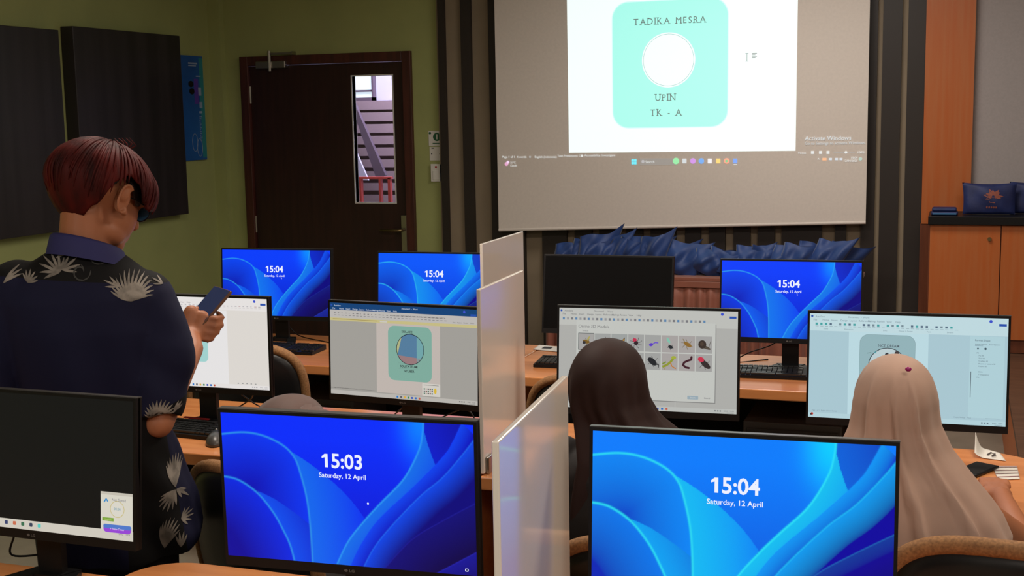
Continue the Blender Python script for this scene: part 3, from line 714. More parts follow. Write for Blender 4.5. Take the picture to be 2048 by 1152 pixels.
def disp_doc_bright():                                             # partly hidden by the standing person
    c = Canvas(AW, AH); W_ = (226, 222, 220)
    word_ui(c, W_, (228, 224, 222), (150, 145, 150), (219, 214, 208), W_, 2, (0, .135))
    rnd = random.Random(4)
    for i in range(34): c.rect(.05+i*.027, .085+.0*(i % 2), .05+i*.027+.008+.008*rnd.random(), .092, (190, 160, 160) if i % 4 == 0 else (170, 168, 172), 3); c.rect(.05+i*.027, .105, .066+i*.027, .109, (195, 190, 190), 3)
    c.rect(.30, .14, .72, .955, (228, 226, 226), 1); c.rrect(.36, .17, .58, .72, .03, (160, 208, 205), 2)
    for i in range(5): c.rect(.78+.03*i, .935, .79+.03*i, .945, (150, 150, 150), 3)
    taskbar(c, (226, 222, 220), (150, 150, 155)); return c.me()
def disp_doc_card():                                               # the card with the blank round portrait
    c = Canvas(AW, AH); ink = (88, 86, 84)
    word_ui(c, None, (186, 182, 178), ink, (160, 157, 151), None, 3, (0, .165), tabs_blue=(18, 66, 118))
    rnd = random.Random(9)
    for i in range(30):
        c.rect(.03+i*.026, .105, .03+i*.026+.006+.01*rnd.random(), .112, (110, 108, 110), 3); c.rect(.03+i*.026, .13, .045+i*.026, .136, (128, 126, 126), 3)
    for i in range(10): c.text('AaBbCc', .42+i*.037, .113, .02, ink, 3, 'l')
    for t, u in (('Find', .84), ('Replace', .87), ('Dictate', .91), ('Editor', .955)): c.text(t, u, .15, .018, ink, 3, 'l')
    c.rect(0, .162, 1, .193, (196, 186, 132), 2); c.rect(.35, .170, .40, .186, (200, 196, 186), 3); c.rect(.02, .172, .33, .178, (160, 140, 80), 3)
    c.rect(.325, .193, .755, .945, (190, 180, 173), 1)
    c.rrect(.405, .215, .70, .80, .042, (126, 170, 156), 2)
    c.text('SOL.ACE', .535, .285, .034, (52, 60, 60), 3, bold=.02)
    c.circ(.555, .46, .094, (30, 34, 46), 3); c.circ(.555, .46, .090, (84, 124, 156), 4)
    c.poly([(.555+.090*math.cos(R(a)), .46-.16*math.sin(R(a))) for a in range(-60, 61, 10)], (112, 164, 168), 5); c.poly([(.555+.090*math.cos(R(a)), .46-.16*math.sin(R(a))) for a in range(130, 201, 10)], (176, 178, 130), 5); c.poly([(.555+.090*math.cos(R(a)), .46-.16*math.sin(R(a))) for a in range(205, 331, 12)], (150, 120, 122), 5)
    c.text('SOUTA IZUMI', .545, .655, .034, (44, 54, 54), 3, bold=.02); c.text('VTUBER', .548, .705, .034, (44, 54, 54), 3, bold=.02)
    for a, b, d, e in ((.475, .61, .61, .612), (.475, .668, .61, .67)): c.rect(a, b, d, e, (110, 140, 132), 3)
    c.rrect(.635, .81, .755, .945, .005, (206, 202, 194), 4); c.rect(.645, .825, .745, .829, (90, 90, 90), 5)
    for i in range(5):
        for j in range(3): c.rect(.645+i*.013, .862+j*.024, .654+i*.013, .876+j*.024, [(60, 110, 90), (120, 60, 50), (70, 70, 80), (180, 160, 150)][(i*3+j*2) % 4], 5)
    c.circ(.722, .885, .009, (214, 180, 60), 5, ry=.03)
    c.rect(.0, .93, .32, .934, (120, 118, 114), 2); c.text('Page 1 of 1   6 words   English (United States)', .02, .935, .016, ink, 3, 'l'); taskbar(c, (184, 180, 174), (90, 90, 90)); return c.me()
def disp_models():                                                 # picture picker dialog over a document
    c = Canvas(AW, AH); ink = (100, 100, 104)
    word_ui(c, None, (188, 189, 184), ink, (172, 172, 168), None, 5, (0, .17))
    rnd = random.Random(12)
    for i in range(34): c.rect(.02+i*.024, .095, .02+i*.024+.012, .118, [(90, 130, 170), (150, 150, 152), (120, 120, 124)][i % 3], 3)
    c.rect(.104, .13, .884, .905, (130, 130, 128), 4); c.rect(.1, .122, .88, .897, (192, 194, 189), 5)
    c.text('Online 3D Models', .112, .195, .042, (110, 110, 112), 6, 'l'); c.text('Insects', .135, .232, .022, ink, 6, 'l')
    thumbs = {}
    for r_ in range(2):
        for i in range(8):
            u0 = .112+i*.0945; v0 = .25+r_*.178; c.rect(u0, v0, u0+.0895, v0+.167, (160+random.Random(i).randint(-4, 6), 160, 158), 6); thumbs[(r_, i)] = (u0+.045, v0+.084)
    c.line([(.112, .25), (.2015, .25), (.2015, .417), (.112, .417), (.112, .25)], .0012, (40, 60, 60), 7)
    def blob(u, v, a, b, ang, col, l=7):
        t = R(ang); c.poly([(u+(a*math.cos(q)*math.cos(t)-b*math.sin(q)*math.sin(t)), v+(a*math.cos(q)*math.sin(t)+b*math.sin(q)*math.cos(t))*16/9) for q in [k*math.pi/8 for k in range(16)]], col, l)
    def legs(u, v, n, r_, col, sp_=.9):
        for k in range(n):
            a = R(360*k/n+20); c.line([(u, v), (u+r_*.6*math.cos(a+.2), v+r_*.9*math.sin(a+.2)), (u+r_*math.cos(a), v+r_*1.6*math.sin(a))], .0011, col, 7)
    u, v = thumbs[(0, 0)]; legs(u, v, 6, .022, (60, 50, 40)); blob(u, v, .02, .011, 10, (120, 90, 40), 8); blob(u+.012, v-.03, .016, .005, -60, (170, 160, 90), 8); blob(u-.012, v+.01, .009, .009, 0, (50, 50, 55), 9)
    u, v = thumbs[(0, 1)]; legs(u+.02, v-.005, 6, .03, (70, 60, 60)); blob(u, v+.02, .02, .008, 0, (90, 50, 40), 8)
    u, v = thumbs[(0, 2)]; c.poly([(u-.015, v+.05), (u+.005, v), (u+.03, v-.05), (u+.028, v), (u, v+.05)], (206, 150, 50), 7); c.poly([(u-.03, v+.05), (u-.02, v+.02), (u, v+.02), (u-.005, v+.06)], (196, 130, 40), 8); c.line([(u-.015, v+.05), (u+.005, v), (u+.03, v-.05), (u+.028, v)], .0012, (60, 50, 40), 9)
    u, v = thumbs[(0, 3)]; legs(u, v, 8, .036, (40, 32, 36)); blob(u, v, .012, .012, 0, (50, 34, 40), 8); blob(u-.008, v-.03, .012, .010, 0, (190, 50, 80), 8)
    u, v = thumbs[(0, 4)]; blob(u-.01, v+.012, .012, .009, -20, (90, 60, 190), 8); c.line([(u, v+.005), (u+.012, v-.01), (u+.03, v-.008)], .003, (100, 70, 200), 7)
    u, v = thumbs[(0, 5)]; blob(u-.008, v-.035, .018, .007, 62, (130, 190, 170), 8); blob(u+.004, v+.03, .014, .009, 15, (40, 44, 48), 8); legs(u+.004, v+.03, 5, .018, (50, 50, 50))
    u, v = thumbs[(0, 6)]; legs(u, v, 6, .034, (110, 90, 50)); blob(u+.004, v, .024, .011, 28, (140, 104, 48), 8); blob(u-.016, v-.035, .014, .002, 60, (120, 100, 50), 8)
    u, v = thumbs[(0, 7)]; blob(u+.004, v+.02, .034, .009, 22, (84, 76, 66), 7); blob(u-.010, v-.005, .022, .024, 0, (60, 50, 44), 8); blob(u-.012, v-.01, .010, .011, 0, (78, 64, 54), 9); c.line([(u+.026, v+.02), (u+.036, v-.04)], .0012, (70, 64, 58), 8)
    for i in (0, 1, 2): u, v = thumbs[(1, i)]; legs(u, v, 6, .03, (60, 50, 40)); blob(u, v, .02, .012, 20*i, [(90, 60, 40), (60, 90, 60), (150, 60, 50)][i], 8)
    u, v = thumbs[(1, 3)]; legs(u, v, 6, .034, (180, 150, 50)); blob(u+.004, v+.01, .018, .010, -20, (206, 166, 50), 8)
    u, v = thumbs[(1, 4)]; legs(u, v, 6, .034, (34, 34, 38)); blob(u-.002, v, .030, .016, 40, (36, 38, 42), 8); c.line([(u+.022, v+.03), (u+.034, v+.03), (u+.032, v+.06)], .0022, (40, 40, 44), 8)
    u, v = thumbs[(1, 5)]; c.line([(u-.04, v+.05), (u-.015, v+.03), (u+.005, v), (u+.022, v-.04)], .0065, (140, 150, 50), 7); blob(u+.022, v-.045, .014, .009, 0, (160, 170, 60), 8); c.line([(u+.005, v), (u+.012, v+.04), (u+.035, v+.065)], .003, (190, 120, 60), 8); c.line([(u-.02, v+.03), (u-.028, v+.075)], .0016, (150, 130, 60), 8); c.line([(u-.04, v+.02), (u-.02, v+.0)], .004, (120, 140, 50), 8)
    u, v = thumbs[(1, 6)]; pts = [(u+.026, v-.055), (u+.024, v-.03), (u+.008, v-.02), (u-.014, v), (u-.02, v+.025), (u-.004, v+.048), (u+.012, v+.052)]; c.line(pts, .0062, (64, 30, 40), 7)
    for p in pts: c.circ(p[0], p[1], .006, (64, 30, 40), 8, n=12)
    u, v = thumbs[(1, 7)]; legs(u+.004, v+.01, 6, .034, (44, 36, 40)); blob(u+.008, v+.012, .034, .015, 40, (52, 44, 44), 8); blob(u-.016, v-.035, .018, .014, 20, (196, 52, 76), 9)
    c.rrect(.73, .838, .79, .872, .003, (150, 168, 178), 6); c.text('Insert', .76, .862, .022, (215, 215, 215), 7); c.text('Cancel', .838, .862, .022, (110, 110, 112), 7)
    c.rect(.66, .9, .665, .955, (180, 180, 176), 1); taskbar(c, (184, 186, 182), (110, 112, 116)); return c.me()
def disp_blue_doc():
    c = Canvas(AW, AH); ink = (116, 136, 148)
    word_ui(c, None, (190, 216, 222), ink, (168, 198, 208), None, 8, (0, .165))
    rnd = random.Random(22)
    for i in range(30):
        u = .03+i*.0245; c.rect(u, .088, u+.012, .108, [(70, 160, 160), (120, 140, 150), (90, 110, 130)][rnd.randint(0, 2)] if i % 5 != 4 else (190, 216, 222), 3); c.rect(u, .118, u+.016, .122, (140, 160, 170), 3)
    for t, u in (('Tables', .07), ('Illustrations', .18), ('Links', .38), ('Header & Footer', .46), ('Text', .6), ('Symbols', .7)): c.text(t, u, .15, .018, ink, 3, 'l')
    c.rect(.205, .165, .61, .955, (186, 216, 224), 1); c.rrect(.262, .185, .545, .78, .045, (108, 134, 140), 2); c.rrect(.263, .187, .544, .778, .0445, (146, 178, 184), 3)
    c.text('NCT DREAM', .41, .30, .034, (80, 92, 100), 4, bold=.015)
    c.circ(.405, .48, .098, (50, 60, 66), 4); c.circ(.405, .48, .094, (186, 204, 208), 5)
    c.circ(.453, .355, .012, (66, 60, 62), 6); c.circ(.402, .372, .010, (50, 50, 56), 6); c.poly([(.335, .362), (.35, .362), (.343, .342)], (60, 140, 150), 5); c.line([(.30, .365), (.322, .355)], .002, (120, 150, 150), 5)
    c.rect(.815, .17, .985, .93, (174, 206, 214), 2); c.rect(.822, .50, .825, .74, (80, 92, 100), 3)
    c.text('Format Shape', .84, .215, .024, (70, 84, 96), 3, 'l'); c.text('Shape Options   Text Options', .84, .25, .018, (80, 94, 106), 3, 'l'); c.rect(.84, .257, .88, .259, (60, 80, 110), 3)
    c.circ(.855, .285, .005, (90, 110, 120), 3); c.circ(.892, .285, .006, (60, 80, 90), 3)
    for i, t in enumerate(['Fill', 'No fill', 'Solid fill', 'Gradient fill', 'Picture or texture fill', 'Pattern fill', '', 'Color', 'Transparency', 'Line']):
        if t: c.text(t, .86 if i not in (0, 9) else .85, .33+i*.025, .017, (86, 100, 112), 3, 'l')
    c.text('Page 1 of 1   English (United States)', .02, .938, .016, ink, 3, 'l'); c.circ(.02, .967, .007, (190, 60, 50), 5); c.circ(.015, .972, .004, (40, 40, 40), 6)
    c.text('Display Settings   Focus', .83, .938, .016, ink, 3, 'r'); c.rect(.9, .93, .97, .932, ink, 3); taskbar(c, (178, 208, 216), (96, 112, 124)); return c.me()
def disp_timer():
    c = Canvas(AW, AH); c.rect(0, 0, 1, 1, (17, 18, 17), 0); c.rect(0, .932, 1, 1, (206, 200, 188), 1)
    for i, cc_ in enumerate([(60, 70, 110), (200, 110, 80), (60, 110, 80), (60, 70, 90), (90, 200, 190)]): c.rrect(.365+i*.042, .947, .381+i*.042, .975, .004, cc_, 2)
    c.text('ENG  15:04', .985, .962, .02, (110, 110, 110), 2, 'r'); c.text('Search', .19, .975, .02, (150, 150, 146), 2, 'l')
    u0, u1, v0, v1 = .845, .998, .66, .975
    c.rect(u0, v0, u1, v1-.04, (214, 210, 196), 3); c.rect(u0, v0, u1, v0+.02, (196, 190, 176), 4)
    c.text('Net Speed', .90, v0+.062, .028, (120, 120, 130), 5, 'l'); c.line([(.862, v0+.075), (.872, v0+.05), (.88, v0+.07)], .003, (60, 140, 200), 5)
    c.circ(.925, v0+.12, .034, (196, 180, 110), 5); c.circ(.925, v0+.12, .0315, (216, 212, 200), 6); c.text('00:00', .925, v0+.127, .026, (90, 150, 170), 7)
    c.rect(.853, v0+.185, .908, v0+.21, (124, 164, 60), 5); c.text('Upgrade', .88, v0+.204, .018, (190, 210, 130), 6)
    c.rrect(.858, v0+.232, .992, v0+.29, .016, (150, 70, 210), 5); c.rrect(.858, v0+.232, .992, v0+.262, .008, (80, 120, 200), 6); c.text('+ New Timer', .925, v0+.27, .022, (226, 214, 240), 7)
    return c.me()
def disp_off():
    c = Canvas(AW, AH); c.rect(0, 0, 1, 1, (3, 3, 4), 0); return c.me()

# ------------------------------------------------------------ monitors
MH, MWd = .323, .54
def _housing():
    mb = MB(); w2 = MWd/2; sx = (MWd-AW)/2; bb = .020; tt = MH-AH-bb
    # bezel frame
    mb.box(-w2, w2, -.003, .012, 0, bb); mb.box(-w2, w2, -.003, .012, MH-tt, MH); mb.box(-w2, -w2+sx, -.003, .012, bb, MH-tt); mb.box(w2-sx, w2, -.003, .012, bb, MH-tt); mb.box(-w2, w2, .006, .018, 0, MH)
    mb.box(-w2+.05, w2-.05, .018, .040, .02, .24); mb.box(-w2+.12, w2-.12, .040, .052, .04, .19)
    return mb.me('housing')
HOUS = _housing(); HOUS.materials.append(BLACK)
_r = MB(); _r.box(-MWd/2-.0005, MWd/2+.0005, .0, .0185, MH, MH+.0016); RIM = _r.me('top_rim'); RIM.materials.append(BEZT)
def _stand():
    mb = MB(); mb.box(-.032, .032, .050, .068, .012, .22); mb.box(-.04, .04, .045, .06, .15, .24)
    return mb.me('stand_neck')
def _foot():
    mb = MB(); out = [(.0, .02)]+[(.13*math.cos(R(a)), -.085+.105*(1-abs(math.cos(R(a)))**1.6)*0+(-.0)) for a in ()]
    pts = [(-.13, -.10), (-.105, -.115), (-.03, .035), (.03, .035), (.105, -.115), (.13, -.10), (.055, .085), (-.055, .085)]
    mb.prism(pts[0:3]+[(-.03, .035), (-.055, .085)], 0, .012); mb.prism([(.03, .035), (.105, -.115), (.13, -.10), (.055, .085)], 0, .012); mb.prism([(-.055, .085), (-.03, .03), (.03, .03), (.055, .085)], 0, .014)
    return mb.me('stand_foot')
NECK = _stand(); NECK.materials.append(BLACK); FOOT = _foot(); FOOT.materials.append(BLACK)
_c = Canvas(.03, .02); LOGOC = (96, 94, 92)
_c.circ(.2, .5, .16, LOGOC, 1, ry=.24); _c.text('LG', .72, .72, .6, LOGOC, 1, bold=.03); _c.text('G', .2, .62, .34, (24, 24, 26), 2)
LOGO = _c.me('logo'); LM = mat('grey_logo', (96, 94, 92), .5); LOGO.materials.append(LM)
def monitor(x, y, yaw, tilt, disp, m, label, zb=.86):
    o = thing('monitor', label, 'monitor', (x, y, .75), R(yaw), group='LCD monitors on the desks')
    h = zb-.75; rx = (-R(tilt), 0, 0)
    link('housing', HOUS, None, o, (0, 0, h), rx); link('top_rim', RIM, None, o, (0, 0, h), rx)
    d_ = Vector((0, -.0032, .020)); d_.rotate(Quaternion((1, 0, 0), -R(tilt)))
    d = bpy.data.objects.new('display', disp); COL.objects.link(d); d.parent = o; d.location = (0, d_.y, h+d_.z); d.rotation_euler = rx
    if len(disp.materials) == 0: disp.materials.append(m)
    d.material_slots[0].link = 'OBJECT'; d.material_slots[0].material = m
    l_ = Vector((0, -.0036, .003)); l_.rotate(Quaternion((1, 0, 0), -R(tilt)))
    lo = bpy.data.objects.new('logo', LOGO); COL.objects.link(lo); lo.parent = o; lo.location = (0, l_.y, h+l_.z+.0); lo.rotation_euler = rx; lo.scale = (.8, 1, .6)
    link('stand_neck', NECK, None, o, (0, 0, .0)); link('stand_foot', FOOT, None, o)
    return o
for me_ in (NECK, FOOT): pass
D1504 = lock_display('15:04', (.55, .42), glow=.12); D1504c = lock_display('15:04', glow=.4); D1504m = lock_display('15:04', (.71, .83), glow=1.0); D1503 = lock_display('15:03', None, True)
monitor(-2.883, 4.982, 4.6, 4.3, D1504, SCR, 'monitor with 15:04 blue lock screen on back desk, left of the door', .853)
monitor(-2.099, 4.963, 2.6, 5.7, D1504c, SCR, 'monitor with 15:04 blue lock screen on back desk, beside the divider', .853)
monitor(-1.324, 4.896, 1.0, 9.7, disp_off(), OFFM, 'switched-off black monitor on the back desk', .862)
monitor(-.592, 4.894, 1.7, 5.8, D1504, SCR, 'monitor with 15:04 blue lock screen in front of the blue bags', .859)
monitor(-2.339, 3.52, 1.3, 1.2, disp_doc_bright(), SCR, 'monitor with bright white document screen behind the raised phone', .865)
monitor(-1.634, 3.585, -4.7, 2.5, disp_doc_card(), SCR, 'monitor with a green SOL.ACE card in a document, left of divider', .848)
monitor(-.843, 3.562, 4.0, 6.0, disp_models(), SCR, 'monitor showing insect thumbnails, before the brown headscarf', .865)
monitor(-.118, 3.623, 2.0, 4.2, disp_blue_doc(), SCR, 'monitor with pale blue NCT DREAM document before beige headscarf', .863)
monitor(-1.877, 2.16, -.5, 5.4, disp_timer(), SCR, 'monitor with black desktop and small timer window, lower left', .857)
monitor(-1.107, 2.155, 3.5, -.7, D1503, SCR, 'large monitor with 15:03 blue lock screen on the front desk', .86)
monitor(-.346, 2.154, 3.4, 5.4, D1504m, SCR, 'large bright 15:04 lock screen monitor on the front desk', .866)
monitor(.40, 2.15, 3.4, 5.0, D1504, SCR, 'blue monitor cut off at the right edge, only its border visible', .866)

# ------------------------------------------------------------ keyboards, mice, cables, papers
def _kb():
    mb = MB(); mb.prism([(-.07, 0), (.07, 0), (.07, .022), (-.07, .012)], -.22, .22, 'x'); base = mb.me('keyboard_base')
    mb = MB(); rows = [(-.052, 0), (-.033, 0), (-.014, 0), (.005, 0), (.024, 0), (.050, 0)]
    for yy, _ in rows:
        z = .012+(yy+.07)/.14*.010; x = -.212
        while x < .205:
            w_ = .0155 if not (yy < -.05 and -.13 < x < -.02) else .09
            if not (.072 < x < .084 or .138 < x < .150): mb.box(x, x+w_, yy-.0078, yy+.0078, z, z+.0065)
            x += w_+.0035
    return base, mb.me('keys')
KB, KK = _kb(); KB.materials.append(BLACK); KK.materials.append(KEYM)
def keyboard(x, y, rz, label):
    o = thing('keyboard', label, 'keyboard', (x, y, .751), R(rz), group='black computer keyboards'); link('keyboard_base', KB, None, o)
    k = link('keys', KK, None, o)
    return o
keyboard(-2.80, 4.80, 2, 'black keyboard under the back left blue monitor')
keyboard(-1.36, 4.86-.06, 2, 'black keyboard beside the white card, under the off monitor')
keyboard(-.60, 4.80, 3, 'black keyboard with glinting keys in front of the rightmost back monitor')
keyboard(-2.33, 3.44, -4, 'black keyboard beside the mouse, near the standing person')
def cable(pts, name, label, r=.0025, m=None, seg=8):
    P_ = [Vector(p) for p in pts]; out = []; Q = [P_[0]]+P_+[P_[-1]]
    for i in range(1, len(Q)-2):
        for k in range(seg):
            t = k/seg; out.append(.5*((2*Q[i])+(-Q[i-1]+Q[i+1])*t+(2*Q[i-1]-5*Q[i]+4*Q[i+1]-Q[i+2])*t*t+(-Q[i-1]+3*Q[i]-3*Q[i+1]+Q[i+2])*t**3))
    out.append(P_[-1]); o = MB().tube(out, r, 8).build(name, m or BLACK, smooth=True); return tag(o, label, 'cable')
ms = thing('computer_mouse', 'dark grey computer mouse on middle desk beside the keyboard', 'mouse', (-2.165, 3.335, .751), R(25))
mb = MB(); mb.ell((0, 0, .0), (.031, .055, .036)); me = mb.me('mouse_shell')
for v in me.vertices: v.co.z = max(v.co.z, .002)
link('mouse_shell', me, mat('mouse_grey', (70, 68, 66), .35), ms, smooth=True)
mb = MB(); mb.ell((0, .018, .012), (.024, .034, .0255)); mb.build('mouse_buttons', BLACK, ms, smooth=True); MB().ell((0, .03, .033), (.004, .008, .008)).build('scroll_wheel', GREYPL, ms, smooth=True)
cable([(-2.42, 3.62, .93), (-2.40, 3.66, .86), (-2.44, 3.7, .78), (-2.36, 3.74, .756), (-2.27, 3.72, .80), (-2.22, 3.68, .84), (-2.16, 3.7, .82), (-2.10, 3.75, .754)], 'power_cable', 'looping black cable behind the bright white document monitor')
cable([(-2.30, 3.6, .92), (-2.31, 3.68, .85), (-2.25, 3.75, .77), (-2.2, 3.8, .753), (-2.1, 3.84, .753)], 'display_cable', 'thin black cable dropping from the bright document monitor')
cable([(-2.87, 5.04, .92), (-2.89, 5.07, .85), (-2.85, 5.1, .77), (-2.7, 5.05, .754), (-2.52, 4.98, .754), (-2.40, 5.0, .754)], 'power_cable', 'black cable trailing right from the back left monitor')
cable([(-.62, 4.96, .92), (-.66, 5.0, .84), (-.76, 4.97, .80), (-.82, 5.0, .754), (-.7, 5.1, .753)], 'power_cable', 'black cable beside the stand of the rightmost back monitor')
cable([(-1.62, 3.66, .92), (-1.66, 3.7, .84), (-1.75, 3.76, .755), (-1.62, 3.8, .753), (-1.50, 3.78, .80), (-1.45, 3.76, .753)], 'power_cable', 'black cable under the green SOL.ACE card monitor')
cable([(-1.10, 2.23, .92), (-1.11, 2.3, .82), (-1.13, 2.36, .754), (-1.22, 2.34, .753), (-1.3, 2.30, .753)], 'power_cable', 'black cable below the 15:03 monitor on front desk')
cable([(-2.0, 2.24, .90), (-2.03, 2.28, .82), (-2.06, 2.3, .754), (-1.98, 2.34, .753)], 'power_cable', 'black cable under the lower left black desktop monitor')
cable([(.05, 3.56, .754), (.09, 3.50, .754), (.12, 3.42, .754), (.125, 3.38, .754)], 'usb_cable', 'short black cable on the right desk near the hand')
# papers
def sheet(name, label, corners, m=PAPER, z=.7525, curl=None):
    o = thing(name, label, 'paper', (corners[0][0], corners[0][1], z)); c0 = Vector((corners[0][0], corners[0][1])); N = 12; vs = []
    for j in range(N+1):
        for i in range(N+1):
            u, v = i/N, j/N; p = [(1-u)*(1-v)*corners[0][k]+u*(1-v)*corners[1][k]+u*v*corners[2][k]+(1-u)*v*corners[3][k] for k in (0, 1)]
            vs.append((p[0]-c0.x, p[1]-c0.y, curl(u, v) if curl else .0))
    f = [(j*(N+1)+i, j*(N+1)+i+1, (j+1)*(N+1)+i+1, (j+1)*(N+1)+i) for j in range(N) for i in range(N)]
    s = MB().add(vs, f).build('sheet', m, o, smooth=True, fix=False); q = s.modifiers.new('s', 'SOLIDIFY'); q.thickness = .0006; return o, c0
def floorpt(px, py): p = at(px, py, 'z', .752); return (p.x, p.y)
def q4(*a): return [floorpt(*p) for p in a]
o, c0 = sheet('curled_paper', 'curled white paper bag with grey squiggle on right desk', q4((1949, 914), (2012, 922), (2000, 906), (1950, 900)), curl=lambda u, v: .03*max(0, 1-u*3)**2*(.4+v)+.012*v*v*(1-u))
mb = MB(); c2 = [floorpt(*p) for p in ((1975, 912), (1982, 908), (1990, 911), (1984, 915), (1992, 915))]; mb.tube([(a-c0.x, b-c0.y, .004) for a, b in c2], .0022, 6); mb.build('squiggle', mat('grey_scrap', (90, 84, 84), .6), o)
cs = q4((1996, 960), (2040, 958), (2034, 932), (1985, 932)); o, c0 = sheet('printed_form', 'flat white form with dark ruled lines on right desk', cs)
mb = MB(); 
for k in range(4):
    v = .15+k*.24; a = [(1-v)*cs[0][i]+v*cs[3][i] for i in (0, 1)]; b = [(1-v)*cs[1][i]+v*cs[2][i] for i in (0, 1)]; v2 = v+.05
    a2 = [(1-v2)*cs[0][i]+v2*cs[3][i] for i in (0, 1)]; b2 = [(1-v2)*cs[1][i]+v2*cs[2][i] for i in (0, 1)]
    mb.add([(p[0]-c0.x, p[1]-c0.y, .0012) for p in (a, b, b2, a2)], [(0, 1, 2, 3)])
mb.build('ruled_lines', mat('faded_red_ink', (150, 110, 110), .7), o)
cs = q4((1066, 699), (1118, 704), (1122, 694), (1078, 690)); o, c0 = sheet('printed_card', 'small white printed card on back desk beside the divider', cs)
m_ = floorpt(1095, 696); MB().box(m_[0]-c0.x-.02, m_[0]-c0.x+.02, m_[1]-c0.y-.02, m_[1]-c0.y+.02, .0008, .0014).build('printed_mark', INK, o)
c_ = floorpt(1953, 943)
ph2 = thing('smartphone', 'black smartphone lying on right desk beside the beige headscarf', 'phone', (c_[0], c_[1]+.01, .7515), R(-28))
MB().box(-.034, .034, -.065, .065, 0, .008).build('phone_body', BLACK, ph2, bevel=.003); MB().box(-.030, .030, -.06, .06, .008, .0085).build('phone_glass', BLACKM, ph2)
tg = thing('red_label', 'small red label strip on the keyboard near the standing person', 'label', (-2.36, 3.53, .772), R(-4)); MB().box(-.05, .05, -.006, .006, 0, .003).build('label_strip', mat('red_sticker', (150, 30, 34), .5), tg)
# computers below the back desk
def tower(x, y, z0, w_, h_, label):
    o = thing('computer_case', label, 'computer', (x, y, z0), group='computer cases under the back desk')
    MB().box(-w_/2, w_/2, 0, .36, 0, h_).build('case_body', mat('case_grey', (84, 78, 74), .5), o, bevel=.004); MB().box(-w_/2+.012, w_/2-.012, -.006, 0, .02, h_-.025).build('case_front', mat('case_front_grey', (66, 60, 58), .5), o, bevel=.003)
    return o
tower(-2.56, 4.74, 0, .34, .56, 'grey computer case under back desk, beside the dark chair'); tower(-.55, 4.66, 0, .36, .60, 'grey computer case under the rightmost back monitor')

# ------------------------------------------------------------ chairs
def _chair_parts():
    W2, H0, H1 = .235, .50, .94; P = {}
    def outline(k, n=64):
        pts = []
        for i in range(n):
            t = 2*math.pi*i/n; c, s = math.cos(t), math.sin(t); e = .62
            pts.append((W2*k*math.copysign(abs(c)**e, c), (H0+H1)/2+(H1-H0)/2*k*math.copysign(abs(s)**e, s)))
        return pts
    def curve(x, z): return -.22-.05*(z-.5)/.44+.35*x*x*1.2     # backrest lies on the -y side; it wraps forward at the edges
    rings = []
    for k, off in ((.02, .022), (.6, .03), (.88, .022), (.97, .008), (.97, -.012), (.85, -.026), (.5, -.032), (.02, -.03)):
        rings.append([(x, curve(x, z)+off, z) for x, z in outline(k)])
    mb = MB(); mb.loft(rings); P['backrest'] = mb.me('backrest')
    o = outline(1.0); mb = MB(); pts = [(x, curve(x, z), z) for x, z in o]; mb.tube(pts+pts[:2], .019, 12, cap=False); P['rim'] = mb.me('back_rim')
    mb = MB(); rings = []
    for k, z in ((.3, .425), (.92, .43), (1, .45), (1, .475), (.93, .495), (.3, .5)):
        rings.append([(.25*k*math.copysign(abs(math.cos(t))**.6, math.cos(t)), .02+.24*k*math.copysign(abs(math.sin(t))**.6, math.sin(t)), z) for t in [2*math.pi*i/48 for i in range(48)]])
    mb.loft(rings); P['seat'] = mb.me('seat')
    mb = MB(); mb.tube([(0, 0, .13), (0, 0, .30)], .028, 16); mb.tube([(0, 0, .28), (0, 0, .43)], .018, 16); P['gas_column'] = mb.me('gas_column')
    mb = MB(); mb.tube([(0, -.16, .41), (0, -.24, .42), (0, -.275, .50), (0, -.27, .62)], .02, 10); P['back_support'] = mb.me('back_support')
    mb = MB(); mb.tube([(0, 0, .14), (.15, 0, .11), (.27, 0, .085)], [.026, .02, .014], 10); P['base_leg'] = mb.me('base_leg')
    mb = MB(); mb.tube([(.27, -.012, .03), (.27, .012, .03)], .028, 16); mb.tube([(.27, 0, .03), (.27, 0, .08)], .008, 8); P['caster'] = mb.me('caster')
    for k, m in P.items(): m.shade_smooth()
    return P
CP = _chair_parts()
for k, m in (('backrest', CHAIRB), ('rim', CHAIRT), ('seat', CHAIRB), ('gas_column', STEEL), ('back_support', BLACK), ('base_leg', BLACK), ('caster', BLACKM)): CP[k].materials.append(m)
def make_chair():
    o = thing('office_chair', 'x', 'chair', group='office chairs with tan edged backs')
    for nm, k in (('backrest', 'backrest'), ('back_rim', 'rim'), ('seat', 'seat'), ('gas_column', 'gas_column'), ('back_support', 'back_support')): link(nm, CP[k], None, o)
    for i in range(5):
        l = link('leg', CP['base_leg'], None, o, rot=(0, 0, R(72*i+18))); link('caster', CP['caster'], None, l)
    return o
ch0 = make_chair(); first = [True]
def chair(x, y, rz, label, sc_=1.0):
    o = ch0 if first[0] else copy_tree(ch0); first[0] = False
    o.location = (x, y, 0); o.rotation_euler = (0, 0, R(rz)); o.scale = (1, 1, sc_); o['label'] = label; return o
chair(-.61, 2.80, 4, 'tan edged black chair behind the brown headscarf, beside near divider', .90)
chair(.13, 2.72, -4, 'tan edged black chair behind the beige headscarf', .99)
chair(-2.60, 4.42, 8, 'dark office chair pushed to back desk behind the bright document monitor', .95)
chair(-1.17, 4.40, 0, 'dark office chair at back desk, behind the insect thumbnail monitor', .90)
cm1 = chair(-1.62, 2.98, -20, 'office chair with orange side, left of the 15:03 monitor', .92)

